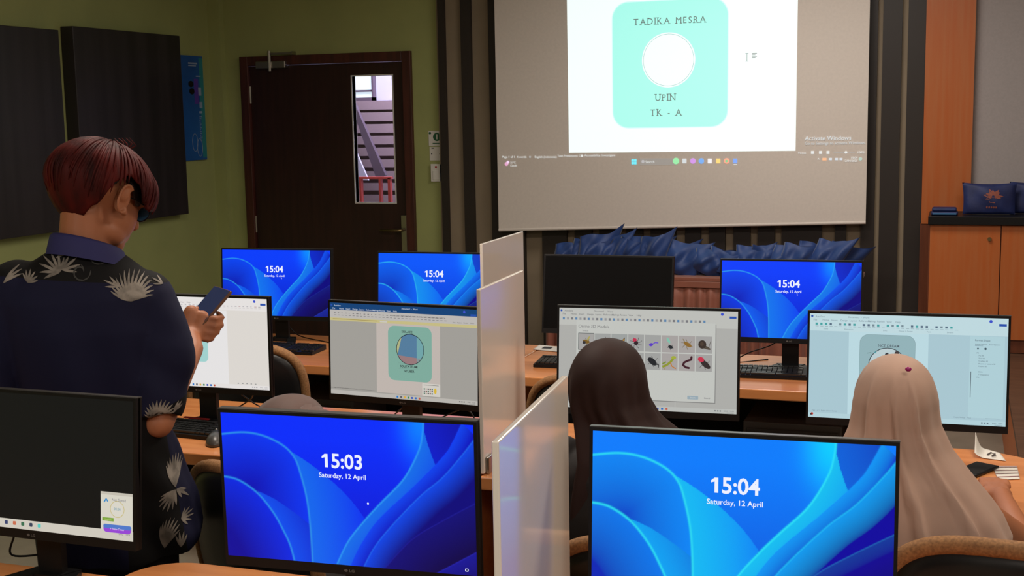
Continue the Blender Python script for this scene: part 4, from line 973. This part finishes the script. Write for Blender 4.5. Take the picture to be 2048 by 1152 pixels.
# ------------------------------------------------------------ people
# --- standing person
MANO = Vector((-1.977, 2.594, 0)); MRZ = R(37.3)
man = thing('person', 'standing person with dark red hair in navy batik shirt holding a phone', 'person', MANO, MRZ)
def Rx(a): return Matrix.Rotation(a, 3, 'X')
def Rz(a): return Matrix.Rotation(a, 3, 'Z')
HK = 1.13; HC = Vector((.003, .03, 1.572)); HR = Rz(R(-52)) @ Rx(R(-24))
def hp(x, y, z): return HC+HR @ Vector((x, y, z))*HK
mb = MB()
def E_(c, r, rot=None): mb.ell(hp(*c), tuple(k*HK for k in r), (HR @ rot) if rot else HR)
E_((0, -.012, .028), (.074, .092, .082)); E_((0, .03, -.03), (.062, .066, .080)); E_((0, .055, -.088), (.034, .034, .026))
E_((.03, .02, -.075), (.03, .045, .028)); E_((-.03, .02, -.075), (.03, .045, .028)); E_((.03, .06, -.03), (.022, .022, .022)); E_((-.03, .06, -.03), (.022, .022, .022))
E_((0, .083, .012), (.05, .014, .012))
mb.cap(hp(0, .094, .0), hp(0, .108, -.032), .009, .013); E_((0, .086, -.062), (.022, .012, .006)); E_((0, .085, -.072), (.019, .012, .006))
neck0 = Vector((-.048, -.01, 1.42)); mb.cap(neck0, hp(0, -.025, -.045), .060, .060)
mb.cap((-.05, -.01, 1.44), (-.05, .0, 1.34), .055, .075)
# torso and legs under the clothing
mb.ell((-.05, .0, 1.24), (.14, .085, .15)); mb.ell((-.04, .0, 1.0), (.13, .085, .2)); mb.ell((-.03, 0, .85), (.145, .09, .12))
for s in (-1, 1):
    mb.cap((-.03+s*.08, 0, .84), (-.03+s*.09, .01, .48), .078, .055); mb.cap((-.03+s*.09, .01, .48), (-.03+s*.09, -.01, .09), .052, .038); mb.cap((-.03+s*.09, -.02, .045), (-.03+s*.10, .15, .035), .038, .032)
sR, eR, wR = Vector((.098, -.02, 1.30)), Vector((.106, -.098, 1.016)), Vector((.214, .165, 1.150))
mb.cap(sR, eR, .05, .034); mb.cap(eR, wR, .035, .026)
sL, eL, wL = Vector((-.19, .0, 1.35)), Vector((-.25, .05, 1.06)), Vector((-.12, .25, 1.12))
mb.cap(sL, eL, .05, .040); mb.cap(eL, wL, .040, .027)
# right hand: palm behind the phone, thumb on the near edge, four fingers folded around the far edge
HD = Vector((.225, .235, 1.205)); up = Vector((.30, .25, .92)).normalized(); rt_ = Vector((.93, -.15, -.25)); rt_ = (rt_-up*rt_.dot(up)).normalized(); nn = rt_.cross(up)
def hnd(a, b, c): return HD+rt_*a+up*b+nn*c
mb.cap(wR, hnd(-.01, -.03, 0), .026, .030); mb.cap(hnd(-.022, -.02, 0), hnd(-.018, .03, .0), .026, .020); mb.cap(hnd(.012, -.02, 0), hnd(.014, .025, 0), .025, .018)
for k, (b0, L_, r_) in enumerate(((.022, .052, .0096), (.004, .056, .0098), (-.014, .050, .0092), (-.031, .040, .0082))):
    p0 = hnd(.018, b0, .004); p1 = hnd(.018+L_*.62, b0+.004-.003*k, .006); p2 = hnd(.018+L_*.9, b0+.014-.004*k, -.012+.004*k); p3 = hnd(.018+L_*.62, b0+.026-.006*k, -.028)
    mb.cap(p0, p1, r_*1.12, r_); mb.cap(p1, p2, r_, r_*.95); mb.cap(p2, p3, r_*.95, r_*.8)
mb.cap(hnd(-.03, -.012, -.010), hnd(-.028, .026, -.022), .015, .0125); mb.cap(hnd(-.028, .026, -.022), hnd(-.006, .046, -.030), .0115, .009)
# left hand near the phone
for k in range(4): mb.cap(wL+Vector((.02, .03-.0*k, .02-.018*k)), wL+Vector((.09, .05, .03-.018*k)), .010, .0085)
mb.cap(wL, wL+Vector((.045, .035, .0)), .027, .03); mb.cap(wL+Vector((.01, .01, .03)), wL+Vector((.06, .01, .055)), .012, .009)
body = link('body', remeshed(mb, .0052, 5), SKIN, man)
# ears
for s in (1, -1):
    mb = MB(); M_ = HR @ Rz(R(-18*s)) @ Rx(R(-8))
    rings = []
    prof = [(.0, .0, .0)]
    mb.ell(hp(.076*s, -.002, -.008), (.008, .019, .032), M_); mb.ell(hp(.083*s, -.008, .006), (.006, .017, .022), M_)
    pts = [hp((.084+.006*math.sin(t/2))*s, -.004-.019*math.cos(R(90)-t) if False else -.004+.018*math.sin(t+2.6), -.006+.031*math.cos(t+2.6-1.57+1.57)) for t in [k*.32 for k in range(15)]]
    mb.tube(pts, .0042, 8); mb.cap(hp(.079*s, .010, -.034), hp(.079*s, .008, -.028), .008, .008)
    link('ear', remeshed(mb, .003, 4), SKIN, man)
# hair: bowl cut with long fringe, bare ear, short dark back
def hair_shell(edge, rad, n=96, k=26, thick=.02, ridges=.0016, seed=1):
    rnd = random.Random(seed); ph = [rnd.random()*6 for _ in range(4)]; outer = []; inner = []
    for i in range(k+1):
        ro = []; ri = []
        for j in range(n):
            a = 2*math.pi*j/n; el = R(90)+(R(edge(a))-R(90))*(i/k)
            rx, ry, rz_, c = rad(a, el)
            rr_ = 1+ridges/.1*(math.sin(17*a+ph[0]+2*math.sin(3*a))+.7*math.sin(29*a+ph[1]+3*i/k))*min(1, i/k*1.6)*.5
            d_ = Vector((math.cos(el)*math.sin(a)*rx*rr_, math.cos(el)*math.cos(a)*ry*rr_, math.sin(el)*rz_))+Vector(c)
            ro.append(hp(*d_)); q = 1-thick/.1*(1-(i/k)**3*.8); ri.append(hp(*((d_-Vector(c))*q+Vector(c))))
        outer.append(ro); inner.append(ri)
    return outer+inner[::-1]
def edge(a):
    d = math.degrees(a) % 360; d = d-360 if d > 180 else d; d = abs(d)      # 0 = face, 90 = ear, 180 = nape
    tab = [(0, -2), (28, -8), (50, -14), (66, -9), (80, 9), (94, 14), (106, 2), (120, -34), (140, -56), (180, -62)]
    for (x0, y0_), (x1, y1_) in zip(tab, tab[1:]):
        if d <= x1: t = (d-x0)/(x1-x0); return y0_+(y1_-y0_)*sm(t)
    return -62
def rad(a, el):
    f_ = math.cos(a); low = max(0, -math.degrees(el))/60
    return (.106-.012*low, (.124 if f_ > 0 else .122)-.020*low*(f_ < 0)+.016*max(0, f_)*(el < .5), .102, (0, -.012, .018))
mb = MB(); mb.loft(hair_shell(edge, rad)); hair = mb.build('hair', HAIRM, man, smooth=True)
mb = MB()
rnd = random.Random(5)
for k in range(230):                                              # locks lying on the crown, fringe and sides
    a = rnd.uniform(-math.pi, math.pi); e1 = edge(a)
    pts = []; rr_ = []
    st_ = rnd.uniform(40, 88); en = max(e1-2-rnd.random()*5, st_-70)
    for i in range(8):
        t = i/7; el = R(st_+(en-st_)*t); aa = a+.12*t*math.sin(a*3); rx, ry, rz_, c = rad(aa, el); q = 1.004+.008*math.sin(math.pi*t)
        pts.append(hp(c[0]+math.cos(el)*math.sin(aa)*rx*q, c[1]+math.cos(el)*math.cos(aa)*ry*q, c[2]+math.sin(el)*rz_*q)); rr_.append(.0034*(1-.75*abs(t-.35))*(1 if t < .98 else .3))
    mb.tube(pts, rr_, 6)
for k in range(5):                                                # stray tuft at the crown
    mb.tube([hp(-.01+.008*k, .02, .118), hp(-.014+.010*k, .015+.004*k, .131+.003*(k % 2)), hp(-.022+.013*k, .006, .139)], [.003, .002, .0007], 6)
mb.build('hair_locks', HAIRM, hair, smooth=True)
def edge2(a):
    return edge(a)-6 if abs(((math.degrees(a)+180) % 360)-180) > 100 else edge(a)-1
def rad2(a, el): return (.086, .100, .088, (0, -.014, .018))
mb = MB(); mb.loft(hair_shell(edge2, rad2, thick=.012, ridges=.002)); mb.build('under_hair', HAIRB, hair, smooth=True)
# spectacles
gp = mb = MB()
for s in (1, -1):
    pts = [hp(s*.034+.024*math.cos(t), .094-.10*(.034*.034)*0-.10*abs(.024*math.cos(t)*s+.034)**1.5, .0+.019*math.sin(t)-.006) for t in [k*math.pi/12 for k in range(25)]]
    mb.tube(pts, .0017, 6, cap=False); mb.tube([hp(s*.058, .086, .0), hp(s*.074, .06, .002), hp(s*.080, .0, .004), hp(s*.080, -.012, -.006)], .0018, 6)
mb.tube([hp(-.010, .094, 0), hp(0, .097, .003), hp(.010, .094, 0)], .0017, 6)
spec = mb.build('spectacles', BLACK, man, smooth=True)
mb = MB()
for s in (1, -1):
    c = [hp(s*.034+.023*math.cos(t), .0935-.10*abs(.023*math.cos(t)*s+.034)**1.5, .018*math.sin(t)-.006) for t in [k*math.pi/10 for k in range(20)]]; mb.add(c, [tuple(range(20))])
lensm = mat('spectacle_lens', (60, 110, 150), .05, spec=.9); mb.build('lenses', lensm, spec, fix=False)
# eyes
mb = MB()
for s in (1, -1): mb.ell(hp(s*.031, .072, -.006), (.011, .009, .007), HR)
mb.build('eyes', PAPER, man, smooth=True)
# shirt
mb = MB()
tor = [(1.455, -.044, .012, .060, .055), (1.435, -.050, .005, .092, .072), (1.41, -.056, 0, .128, .086), (1.38, -.058, -.004, .165, .100), (1.33, -.052, -.008, .198, .116), (1.25, -.045, -.01, .192, .126), (1.15, -.045, -.008, .172, .126), (1.0, -.028, -.004, .165, .118), (.88, -.004, 0, .180, .124), (.76, .006, 0, .200, .132), (.70, .008, 0, .204, .136), (.665, .004, 0, .200, .134)]
rings = []
for z, cx, cy, rx, ry in tor:
    ring = []
    for i in range(72):
        t = 2*math.pi*i/72; c, s = math.cos(t), math.sin(t); e = .85; low = max(0, (1.2-z)/.5)
        f_ = 1+.022*low*math.sin(7*t+1)+.016*low*math.sin(12*t+2.2*z*4)
        zz = z+(.045*abs(c)**2 if z < .7 else (.03*abs(c)**2 if z < .72 else 0))
        ring.append((cx+rx*f_*math.copysign(abs(c)**e, c), cy+ry*f_*math.copysign(abs(s)**e, s), zz))
    rings.append(ring)
mb.loft(rings)
def sleeve(mb, a, b, c, r0, r1, r2):
    a, b, c = Vector(a), Vector(b), Vector(c); mb.cap(a, b, r0, r1, 24)
    mb.tube([b-(c-b).normalized()*.02, b, c], [r1*.95, r1, r2], 28)
sleeve(mb, (.092, -.012, 1.315), (.124, -.045, 1.19), (.104, -.092, 1.030), .074, .078, .060)
sleeve(mb, (-.20, 0, 1.355), (-.25, .02, 1.20), (-.27, .04, 1.03), .074, .078, .066)
me = remeshed(mb, .006, 7)
# cloth folds pressed into the back and sleeve
co = np.empty(len(me.vertices)*3, np.float32); me.vertices.foreach_get('co', co); co = co.reshape(-1, 3); no = np.empty(len(me.vertices)*3, np.float32); me.vertices.foreach_get('normal', no); no = no.reshape(-1, 3)
amp = .007*np.sin(co[:, 0]*42+co[:, 2]*11+np.sin(co[:, 2]*9))*np.clip((1.36-co[:, 2])*4, 0, 1)+.003*np.sin(co[:, 2]*55+co[:, 0]*38)*np.clip((co[:, 0]-.03)*14, 0, 1)*np.clip((1.33-co[:, 2])*6, 0, 1)
me.vertices.foreach_set('co', (co+no*amp[:, None]).ravel())
ms_ = bpy.data.materials.new('navy_batik_shirt'); ms_.use_nodes = True; nt = ms_.node_tree; pb = nt.nodes['Principled BSDF']; pb.inputs['Roughness'].default_value = .8; pb.inputs['Specular IOR Level'].default_value = .25
tc = nt.nodes.new('ShaderNodeTexCoord'); sx_ = nt.nodes.new('ShaderNodeSeparateXYZ'); nt.links.new(tc.outputs['Object'], sx_.inputs[0])
def M_(op, a, b, c=None):
    n_ = nt.nodes.new('ShaderNodeMath'); n_.operation = op
    for i, v in enumerate((a, b)):
        if isinstance(v, (int, float)): n_.inputs[i].default_value = v
        else: nt.links.new(v, n_.inputs[i])
    return n_.outputs[0]
X_, Z_ = sx_.outputs[0], sx_.outputs[2]
yoke = M_('GREATER_THAN', M_('ADD', Z_, M_('MULTIPLY', X_, .10)), 1.372)
cuffR = M_('MULTIPLY', M_('LESS_THAN', M_('SUBTRACT', Z_, M_('MULTIPLY', X_, .35)), 1.022), M_('MULTIPLY', M_('GREATER_THAN', X_, .05), M_('GREATER_THAN', Z_, .985)))
side = M_('MULTIPLY', M_('MULTIPLY', M_('GREATER_THAN', X_, .015), M_('LESS_THAN', X_, M_('SUBTRACT', .24, M_('MULTIPLY', Z_, .12)))), M_('LESS_THAN', Z_, .99))
msk = M_('MAXIMUM', M_('MAXIMUM', yoke, cuffR), side)
mx = nt.nodes.new('ShaderNodeMix'); mx.data_type = 'RGBA'; mx.inputs[6].default_value = rgb((19, 21, 50)); mx.inputs[7].default_value = rgb((14, 14, 15)); nt.links.new(msk, mx.inputs[0]); nt.links.new(mx.outputs[2], pb.inputs['Base Color'])
shirt = link('shirt', me, ms_, man)
bv = BVHTree.FromPolygons([v.co.copy() for v in me.vertices], [tuple(p.vertices) for p in me.polygons])
lm = MB(); ld = MB()
def dens(poly, k=3):
    out = []
    for a, b in zip(poly, poly[1:]+poly[:1]):
        for i in range(k): out.append((a[0]+(b[0]-a[0])*i/k, a[1]+(b[1]-a[1])*i/k))
    return out
def stamp(mbx, left, right):
    """a leaf as a strip between two edges, laid onto the cloth"""
    vs = []
    for (a, b) in zip(left, right):
        for p in (a, ((a[0]+b[0])/2, (a[1]+b[1])/2), b):
            h = bv.ray_cast(Vector((p[0], -1, p[1])), Vector((0, 1, 0)))
            if h[0] is None: return
            vs.append(h[0]+h[1]*.0012)
    n_ = len(left); mbx.add(vs, [(3*i+j, 3*i+j+1, 3*i+4+j, 3*i+3+j) for i in range(n_-1) for j in (0, 1)])
def leaf_(mbx, x, z, ang, L_, w_, bend=0.):
    w_ *= .8; l, r_ = [], []; a = R(ang); px, pz = x, z; n_ = 7
    for i in range(n_+1):
        t = i/n_; aa = a+R(bend)*t; ww = w_*math.sin(math.pi*min(1, t*.93+.05))**.8
        l.append((px-ww/2*math.sin(aa), pz+ww/2*math.cos(aa))); r_.append((px+ww/2*math.sin(aa), pz-ww/2*math.cos(aa)))
        px += L_/n_*math.cos(aa); pz += L_/n_*math.sin(aa)
    stamp(mbx, l, r_)
def wing(mbx, x, z, a0, a1, n_, L0, L1, w_, bend=0, step=(0, 0)):
    for k in range(n_):
        t = k/max(1, n_-1); leaf_(mbx, x+step[0]*t, z+step[1]*t, a0+(a1-a0)*t, L0+(L1-L0)*math.sin(math.pi*(t*.8+.1)), w_, bend)
def lx_(px): return (px-212)*.00114
def lz_(py): return 1.452-(py-505)*.00131
wing(lm, lx_(262), lz_(602), 160, 20, 15, .045, .074, .0075, -25)      # right shoulder wing
wing(lm, lx_(268), lz_(600), 110, 30, 8, .04, .06, .009, -20)
wing(lm, lx_(12), lz_(560), 170, 35, 13, .04, .062, .0068, -25)        # left shoulder wing
wing(lm, lx_(60), lz_(560), 120, 10, 6, .02, .03, .006)
wing(lm, lx_(122), lz_(545), 190, 60, 7, .03, .05, .008, 20)           # centre plant
wing(lm, lx_(118), lz_(520), 150, 30, 7, .03, .055, .007, -30)
wing(lm, lx_(128), lz_(540), 60, -10, 4, .03, .045, .0075)
wing(lm, lx_(240), lz_(575), 130, 175, 3, .03, .04, .006)
for cx_, cz_2, rr0 in ((165, 545, .022), (200, 517, .026), (222, 520, .016)):
    for k in range(9): leaf_(ld, lx_(cx_)+rr0*(.3+.08*k)*math.cos(k*.7), lz_(cz_2)+rr0*(.3+.08*k)*math.sin(k*.7), math.degrees(k*.7)+90, .018, .004, 40)
wing(lm, lx_(330), lz_(578), 175, 120, 3, .02, .03, .005)
wing(lm, .106, 1.034, 165, 25, 13, .034, .052, .0085, -30)       # cuff
wing(lm, .140, 1.052, 30, 60, 3, .025, .03, .007)
def px_(p): return (p-198)*.00113
def pz_(p): return .892-(p-920)*.00133
wing(lm, px_(318), pz_(950), 115, 70, 8, .05, .075, .009, -12)         # side panel
wing(lm, px_(318), pz_(955), 185, 262, 7, .03, .055, .008, 18)
wing(lm, px_(320), pz_(955), 300, 345, 3, .02, .04, .008, -10)
wing(lm, px_(326), pz_(1010), 60, -50, 6, .02, .034, .006)
wing(lm, px_(288), pz_(1060), 110, 62, 8, .05, .08, .008, -30)
wing(lm, px_(320), pz_(1075), 250, 300, 6, .03, .045, .008); wing(lm, px_(322), pz_(1060), 60, 110, 4, .03, .04, .007)
wing(lm, px_(352), pz_(1085), 80, 140, 5, .03, .05, .006); wing(lm, px_(366), pz_(1080), 60, 110, 4, .025, .04, .005); wing(lm, px_(290), pz_(1110), 60, 150, 6, .02, .03, .007)
lm.build('ivory_leaf_pattern', LEAFM, shirt, fix=False); ld.build('grey_scroll_pattern', LEAFD, shirt, fix=False)
# collar
mb = MB(); rings = []
for z_, ex, sl_ in ((1.430, .026, 0), (1.446, .022, 0), (1.474, .014, 0), (1.480, .008, 0), (1.470, .002, 0), (1.435, .006, 0)):
    ring = []
    for i in range(48):
        t = 2*math.pi*i/48; c, s = math.cos(t), math.sin(t); fr = (s+1)/2
        ring.append((-.036+(.072+ex)*c, .002+(.066+ex)*s, z_-.035*fr-.024*c))
    rings.append(ring)
mb.loft(rings+rings[:1], capped=False); mb.build('collar', mat('navy_collar_cloth', (40, 40, 96), .75), shirt, smooth=True)
# trousers and shoes
mb = MB(); mb.ell((-.02, 0, .82), (.165, .11, .13))
for s in (-1, 1): mb.cap((-.03+s*.085, 0, .80), (-.03+s*.09, .01, .45), .092, .075); mb.cap((-.03+s*.09, .01, .45), (-.03+s*.09, 0, .08), .075, .062)
link('trousers', remeshed(mb, .009, 4), TROUSER, man)
for s in (-1, 1):
    mb = MB(); mb.ell((-.03+s*.09, .05, .045), (.048, .135, .044)); me = mb.me('shoe')
    for v in me.vertices: v.co.z = max(v.co.z, .002)
    link('shoe', me, BLACKM, man, smooth=True)
# phone in the hand
wm = Matrix.Translation(MANO) @ Matrix.Rotation(MRZ, 4, 'Z')
PC = wm @ Vector((.262, .262, 1.243))
phn = thing('smartphone', 'smartphone with brown edge held up by the standing person', 'phone', PC)
xa = (wm.to_3x3() @ Vector((.60, .30, .58))).normalized()          # long side
za = (wm.to_3x3() @ Vector((-.5, -.45, .74))); za = (za-xa*za.dot(xa)).normalized(); ya = za.cross(xa)
phn.rotation_mode = 'QUATERNION'; phn.rotation_quaternion = Matrix((xa, ya, za)).transposed().to_quaternion()
PH = MB().box(-.072, .072, -.036, .036, -.0045, .0045).build('phone_body', mat('phone_brown_case', (120, 88, 70), .3, metal=.4), phn, bevel=.003)
pm = mat('phone_glass_dark', (16, 22, 44), .08, spec=.8); pm.node_tree.nodes['Principled BSDF'].inputs['Emission Color'].default_value = (.05, .08, .2, 1); pm.node_tree.nodes['Principled BSDF'].inputs['Emission Strength'].default_value = .25
MB().box(-.069, .069, -.033, .033, .0045, .0055).build('phone_display', pm, phn)
MB().box(-.069, .069, -.033, .033, -.0055, -.0045).build('phone_back', BLACK, phn)

# --- seated people with headscarves
def scarf(name, m, parent, prof, hem, folds, n=120, thick=.003, k=46, seed=2):
    """prof: list of (z, cx, cy, rx, ry) from crown to hem; hem(angle) gives how low the cloth reaches; folds(angle, z) offset"""
    zs = [p[0] for p in prof][::-1]; cols = [[p[i] for p in prof][::-1] for i in range(1, 5)]
    def at_z(z): return [float(np.interp(z, zs, c)) for c in cols]
    ztop = prof[0][0]; rings = []
    for i in range(k+1):
        s = (i/k)**1.35; ring = []
        for j in range(n):
            t = 2*math.pi*j/n; zb_ = hem(t); z = ztop-(ztop-zb_)*s; cx, cy, rx, ry = at_z(z); f_ = folds(t, z)
            ring.append((cx+(rx+f_)*math.cos(t), cy+(ry+f_)*math.sin(t), z))
        rings.append(ring)
    mb = MB(); mb.loft(rings, capped=False)
    n0 = len(mb.v); mb.add([tuple(np.mean(np.array(rings[0]), 0)+np.array([0, 0, .0005]))], []); mb.f += [(j, (j+1) % n, n0) for j in range(n)]; mb.mi += [0]*n
    o = mb.build(name, m, parent, smooth=True); s_ = o.modifiers.new('s', 'SOLIDIFY'); s_.thickness = thick; s_.offset = -1; return o
def dome(zt, cx, cy, rx, ry, h, n=9):
    out = []
    for i in range(n):
        a = R(90-90*i/(n-1)); a = R(88) if i == 0 else a; out.append((zt-h*(1-math.sin(a)), cx, cy, rx*math.cos(a)**.92, ry*math.cos(a)**.92))
    return out
def hand(mb, w_, d, up_, side, L_=.085):
    """palm and five fingers leaving wrist w_ towards d, lying on a surface with normal up_; thumb on `side`"""
    d = Vector(d).normalized(); up_ = Vector(up_); s_ = d.cross(up_).normalized()*side
    for k in (-1, 0, 1): mb.cap(w_+s_*.014*k, w_+d*.07+s_*.018*k, .015, .013)
    for k, l_ in enumerate((.062, .072, .068, .052)):
        b0 = w_+d*.075+s_*(.030-.020*k); m_ = b0+d*l_*.5+up_*.008; e_ = b0+d*l_*.92-up_*.006
        mb.cap(b0, m_, .0092, .0086); mb.cap(m_, e_, .0086, .0072)
    mb.cap(w_+d*.02+s_*.028, w_+d*.055+s_*.052, .012, .010); mb.cap(w_+d*.055+s_*.052, w_+d*.085+s_*.056, .010, .0085)
def seated(label, head, headr, sh_c, shw, hip, dress, handL=None, handR=None, elbL=None, elbR=None, yaw=0, facedown=0, bare=False):
    o = thing('person', label, 'person', (hip[0], hip[1], 0)); O_ = Vector((hip[0], hip[1], 0))
    H = Vector(head)-O_; S = Vector(sh_c)-O_; P_ = Vector((0, 0, hip[2])); mb = MB(); rot = Rz(R(yaw)) @ Rx(R(-facedown))
    def hq(x, y, z): return H+rot @ Vector((x, y, z))
    mb.ell(hq(0, -.01, .02), (.072, .088, .08), rot); mb.ell(hq(0, .03, -.03), (.058, .06, .075), rot); mb.ell(hq(0, .055, -.085), (.03, .03, .024), rot)
    mb.cap(hq(0, .088, 0), hq(0, .1, -.03), .008, .011); mb.ell(hq(0, .08, -.06), (.02, .01, .006), rot)
    mb.cap(S+Vector((0, 0, .02)), hq(0, -.01, -.05), .052, .05)
    mb.ell(S+Vector((0, 0, -.10)), (.14, .09, .16)); mb.ell((S+P_)/2, (.125, .09, .16)); mb.ell(P_+Vector((0, 0, .04)), (.16, .13, .10))
    arms = []
    for s, hd, el in ((-1, handL, elbL), (1, handR, elbR)):
        sh = S+Vector((s*(shw-.045), 0, -.03)); el = Vector(el)-O_; hd = Vector(hd)-O_
        mb.cap(sh, el, .046, .038); mb.cap(el, hd, .036, .024); hand(mb, hd, (hd-el)*Vector((1, 1, .1)), (0, 0, 1), -s); arms.append((sh, el, hd))
    for s in (-1, 1):
        kn = P_+Vector((s*.11, .40, .02)); mb.cap(P_+Vector((s*.09, .04, .0)), kn, .075, .055); mb.cap(kn, Vector((kn.x, kn.y-.02, .09)), .052, .036); mb.cap(Vector((kn.x, kn.y-.02, .045)), Vector((kn.x, kn.y+.12, .035)), .036, .03)
    link('body', remeshed(mb, .0062, 5), SKIN, o)
    mb = MB()                                                     # dress: torso, sleeves, skirt
    mb.ell(S+Vector((0, -.005, -.06)), (shw-.02, .105, .085)); mb.ell(S+Vector((0, -.01, -.18)), (.165, .118, .17)); mb.ell((S+P_)/2+Vector((0, 0, -.03)), (.155, .12, .18)); mb.ell(P_+Vector((0, .02, .03)), (.20, .17, .115))
    for i_, (sh, el, hd) in enumerate(arms):
        if bare and i_ == 1: mb.cap(sh, sh+(el-sh)*.10, .050, .046)
        else: mb.cap(sh, el, .062, .054); mb.cap(el, el+(hd-el)*.45, .052, .042)
    for s in (-1, 1):
        kn = P_+Vector((s*.11, .40, .02)); mb.cap(P_+Vector((s*.10, .04, .0)), kn, .098, .085); mb.cap(kn, Vector((kn.x, kn.y-.01, .12)), .085, .095)
    me = remeshed(mb, .008, 6); link('dress', me, dress, o)
    mb = MB()
    for s in (-1, 1): mb.ell((s*.11, .44, .04), (.045, .12, .038))
    mb.build('shoes', BLACKM, o, smooth=True)
    return o, O_

# woman in dark brown scarf
o1, O1 = seated('seated person in dark brown headscarf facing the insect thumbnail monitor', (-.778, 2.90, 1.105), None, (-.74, 2.86, .95), .19, (-.70, 2.82, .50), GOWN,
    (-.93, 3.26, .785), (-.55, 3.26, .785), (-.93, 3.02, .78), (-.50, 3.02, .78), yaw=-4, facedown=6)
hx = -.778-O1.x; hy = 2.895-O1.y
prof = dome(1.217, hx, hy, .093, .118, .105)+[(1.07, hx+.004, hy-.002, .094, .116), (1.03, hx+.022, hy-.006, .098, .112), (.99, hx+.052, hy-.015, .120, .118), (.94, hx+.085, hy-.02, .148, .13), (.88, hx+.09, hy-.02, .165, .138), (.80, hx+.085, hy-.02, .18, .145), (.70, hx+.08, hy-.02, .19, .15)]
def folds1(t, z):
    a = min(.05, max(0, (1.16-z))*.10); return a*(.55*math.sin(5*t+1+6*z)+.45*math.sin(9*t-9*z)+.35*math.sin(14*t+3))*(1 if math.sin(t) < .5 else .5)
scarf('headscarf', HIJB, o1, prof, lambda t: .80+.05*math.sin(t)-.02*math.cos(2*t), folds1)
# woman in beige scarf
o2, O2 = seated('seated person in long beige headscarf with a magenta pin', (-.113, 2.80, 1.112), None, (-.105, 2.77, .945), .175, (-.06, 2.73, .50), BLACKC,
    (-.30, 3.20, .785), (.125, 3.25, .80), (-.28, 2.95, .78), (.165, 2.96, .775), yaw=2, facedown=8, bare=True)
hx = -.112-O2.x; hy = 2.795-O2.y
prof = dome(1.227, hx, hy, .093, .118, .115)+[(1.08, hx, hy-.003, .098, .118), (1.03, hx+.0, hy-.012, .122, .124), (.97, hx+.004, hy-.03, .168, .142), (.93, hx+.008, hy-.035, .198, .15), (.90, hx+.008, hy-.04, .220, .16), (.85, hx+.012, hy-.045, .240, .17), (.78, hx+.006, hy-.045, .226, .17), (.66, hx, hy-.045, .20, .165)]
def folds2(t, z):
    a = min(.05, max(0, (1.205-z))*.13); v = .0
    for c, w_, s_ in ((-2.05, .16, 1), (-1.45, .13, .8), (-1.0, .12, 1), (-2.6, .2, .8)):
        d_ = ((t-c-(1.2-z)*.5*(c+1.57)-.12*math.sin(9*z)+math.pi) % (2*math.pi))-math.pi; v += s_*(math.exp(-(d_/(w_*.8))**2) if d_ > 0 else math.exp(-(d_/(w_*.35))**2))
    return a*(v-.5)*1.25*(.25+.75*(1-max(0, math.cos(t))**3))+a*.15*math.sin(11*t+14*z)
def hem2(t):
    c, s = math.cos(t), math.sin(t); return .70+.10*max(0, c)**2+.06*(s > 0)*s
sf2 = scarf('headscarf', HIJC, o2, prof, hem2, folds2)
pinp = at(1817, 737, 'y', 2.715); MB().ell((pinp.x-O2.x, pinp.y-O2.y-.008, pinp.z), (.0065, .005, .005)).build('scarf_pin', PINK, sf2, smooth=True)
# person bent low in taupe scarf
o3, O3 = seated('person in taupe brown headscarf bent low behind the 15:03 monitor', (-1.705, 3.02, .885), None, (-1.66, 2.87, .80), .18, (-1.60, 2.78, .50), GOWN,
    (-1.86, 3.34, .785), (-1.42, 3.34, .785), (-1.86, 3.12, .78), (-1.42, 3.12, .78), facedown=30)
hx = -1.710-O3.x; hy = 3.0-O3.y
prof = dome(1.004, hx, hy, .105, .125, .10)+[(.89, hx+.01, hy-.01, .115, .13), (.80, hx+.03, hy-.06, .17, .17), (.66, hx+.05, hy-.1, .2, .17)]
scarf('headscarf', HIJR, o3, prof, lambda t: .72+.03*math.sin(t), lambda t, z: max(0, 1.0-z)*.05*(math.sin(6*t+1)+.5*math.sin(13*t)))
mb = MB(); rings = []
for i in range(16):
    t = i/15; x = hx+.06+.13*t; zt = .985-.04*t+.003*math.sin(i*2.4); rings.append([(x, hy-.02+(.075-.02*t)*math.cos(q), zt-.05+(.05+.002*math.sin(i*2.6))*math.sin(q)) for q in [k*math.pi/10 for k in range(20)]])
mb.loft(rings); mb.build('scarf_fold', HIJR, o3, smooth=True)
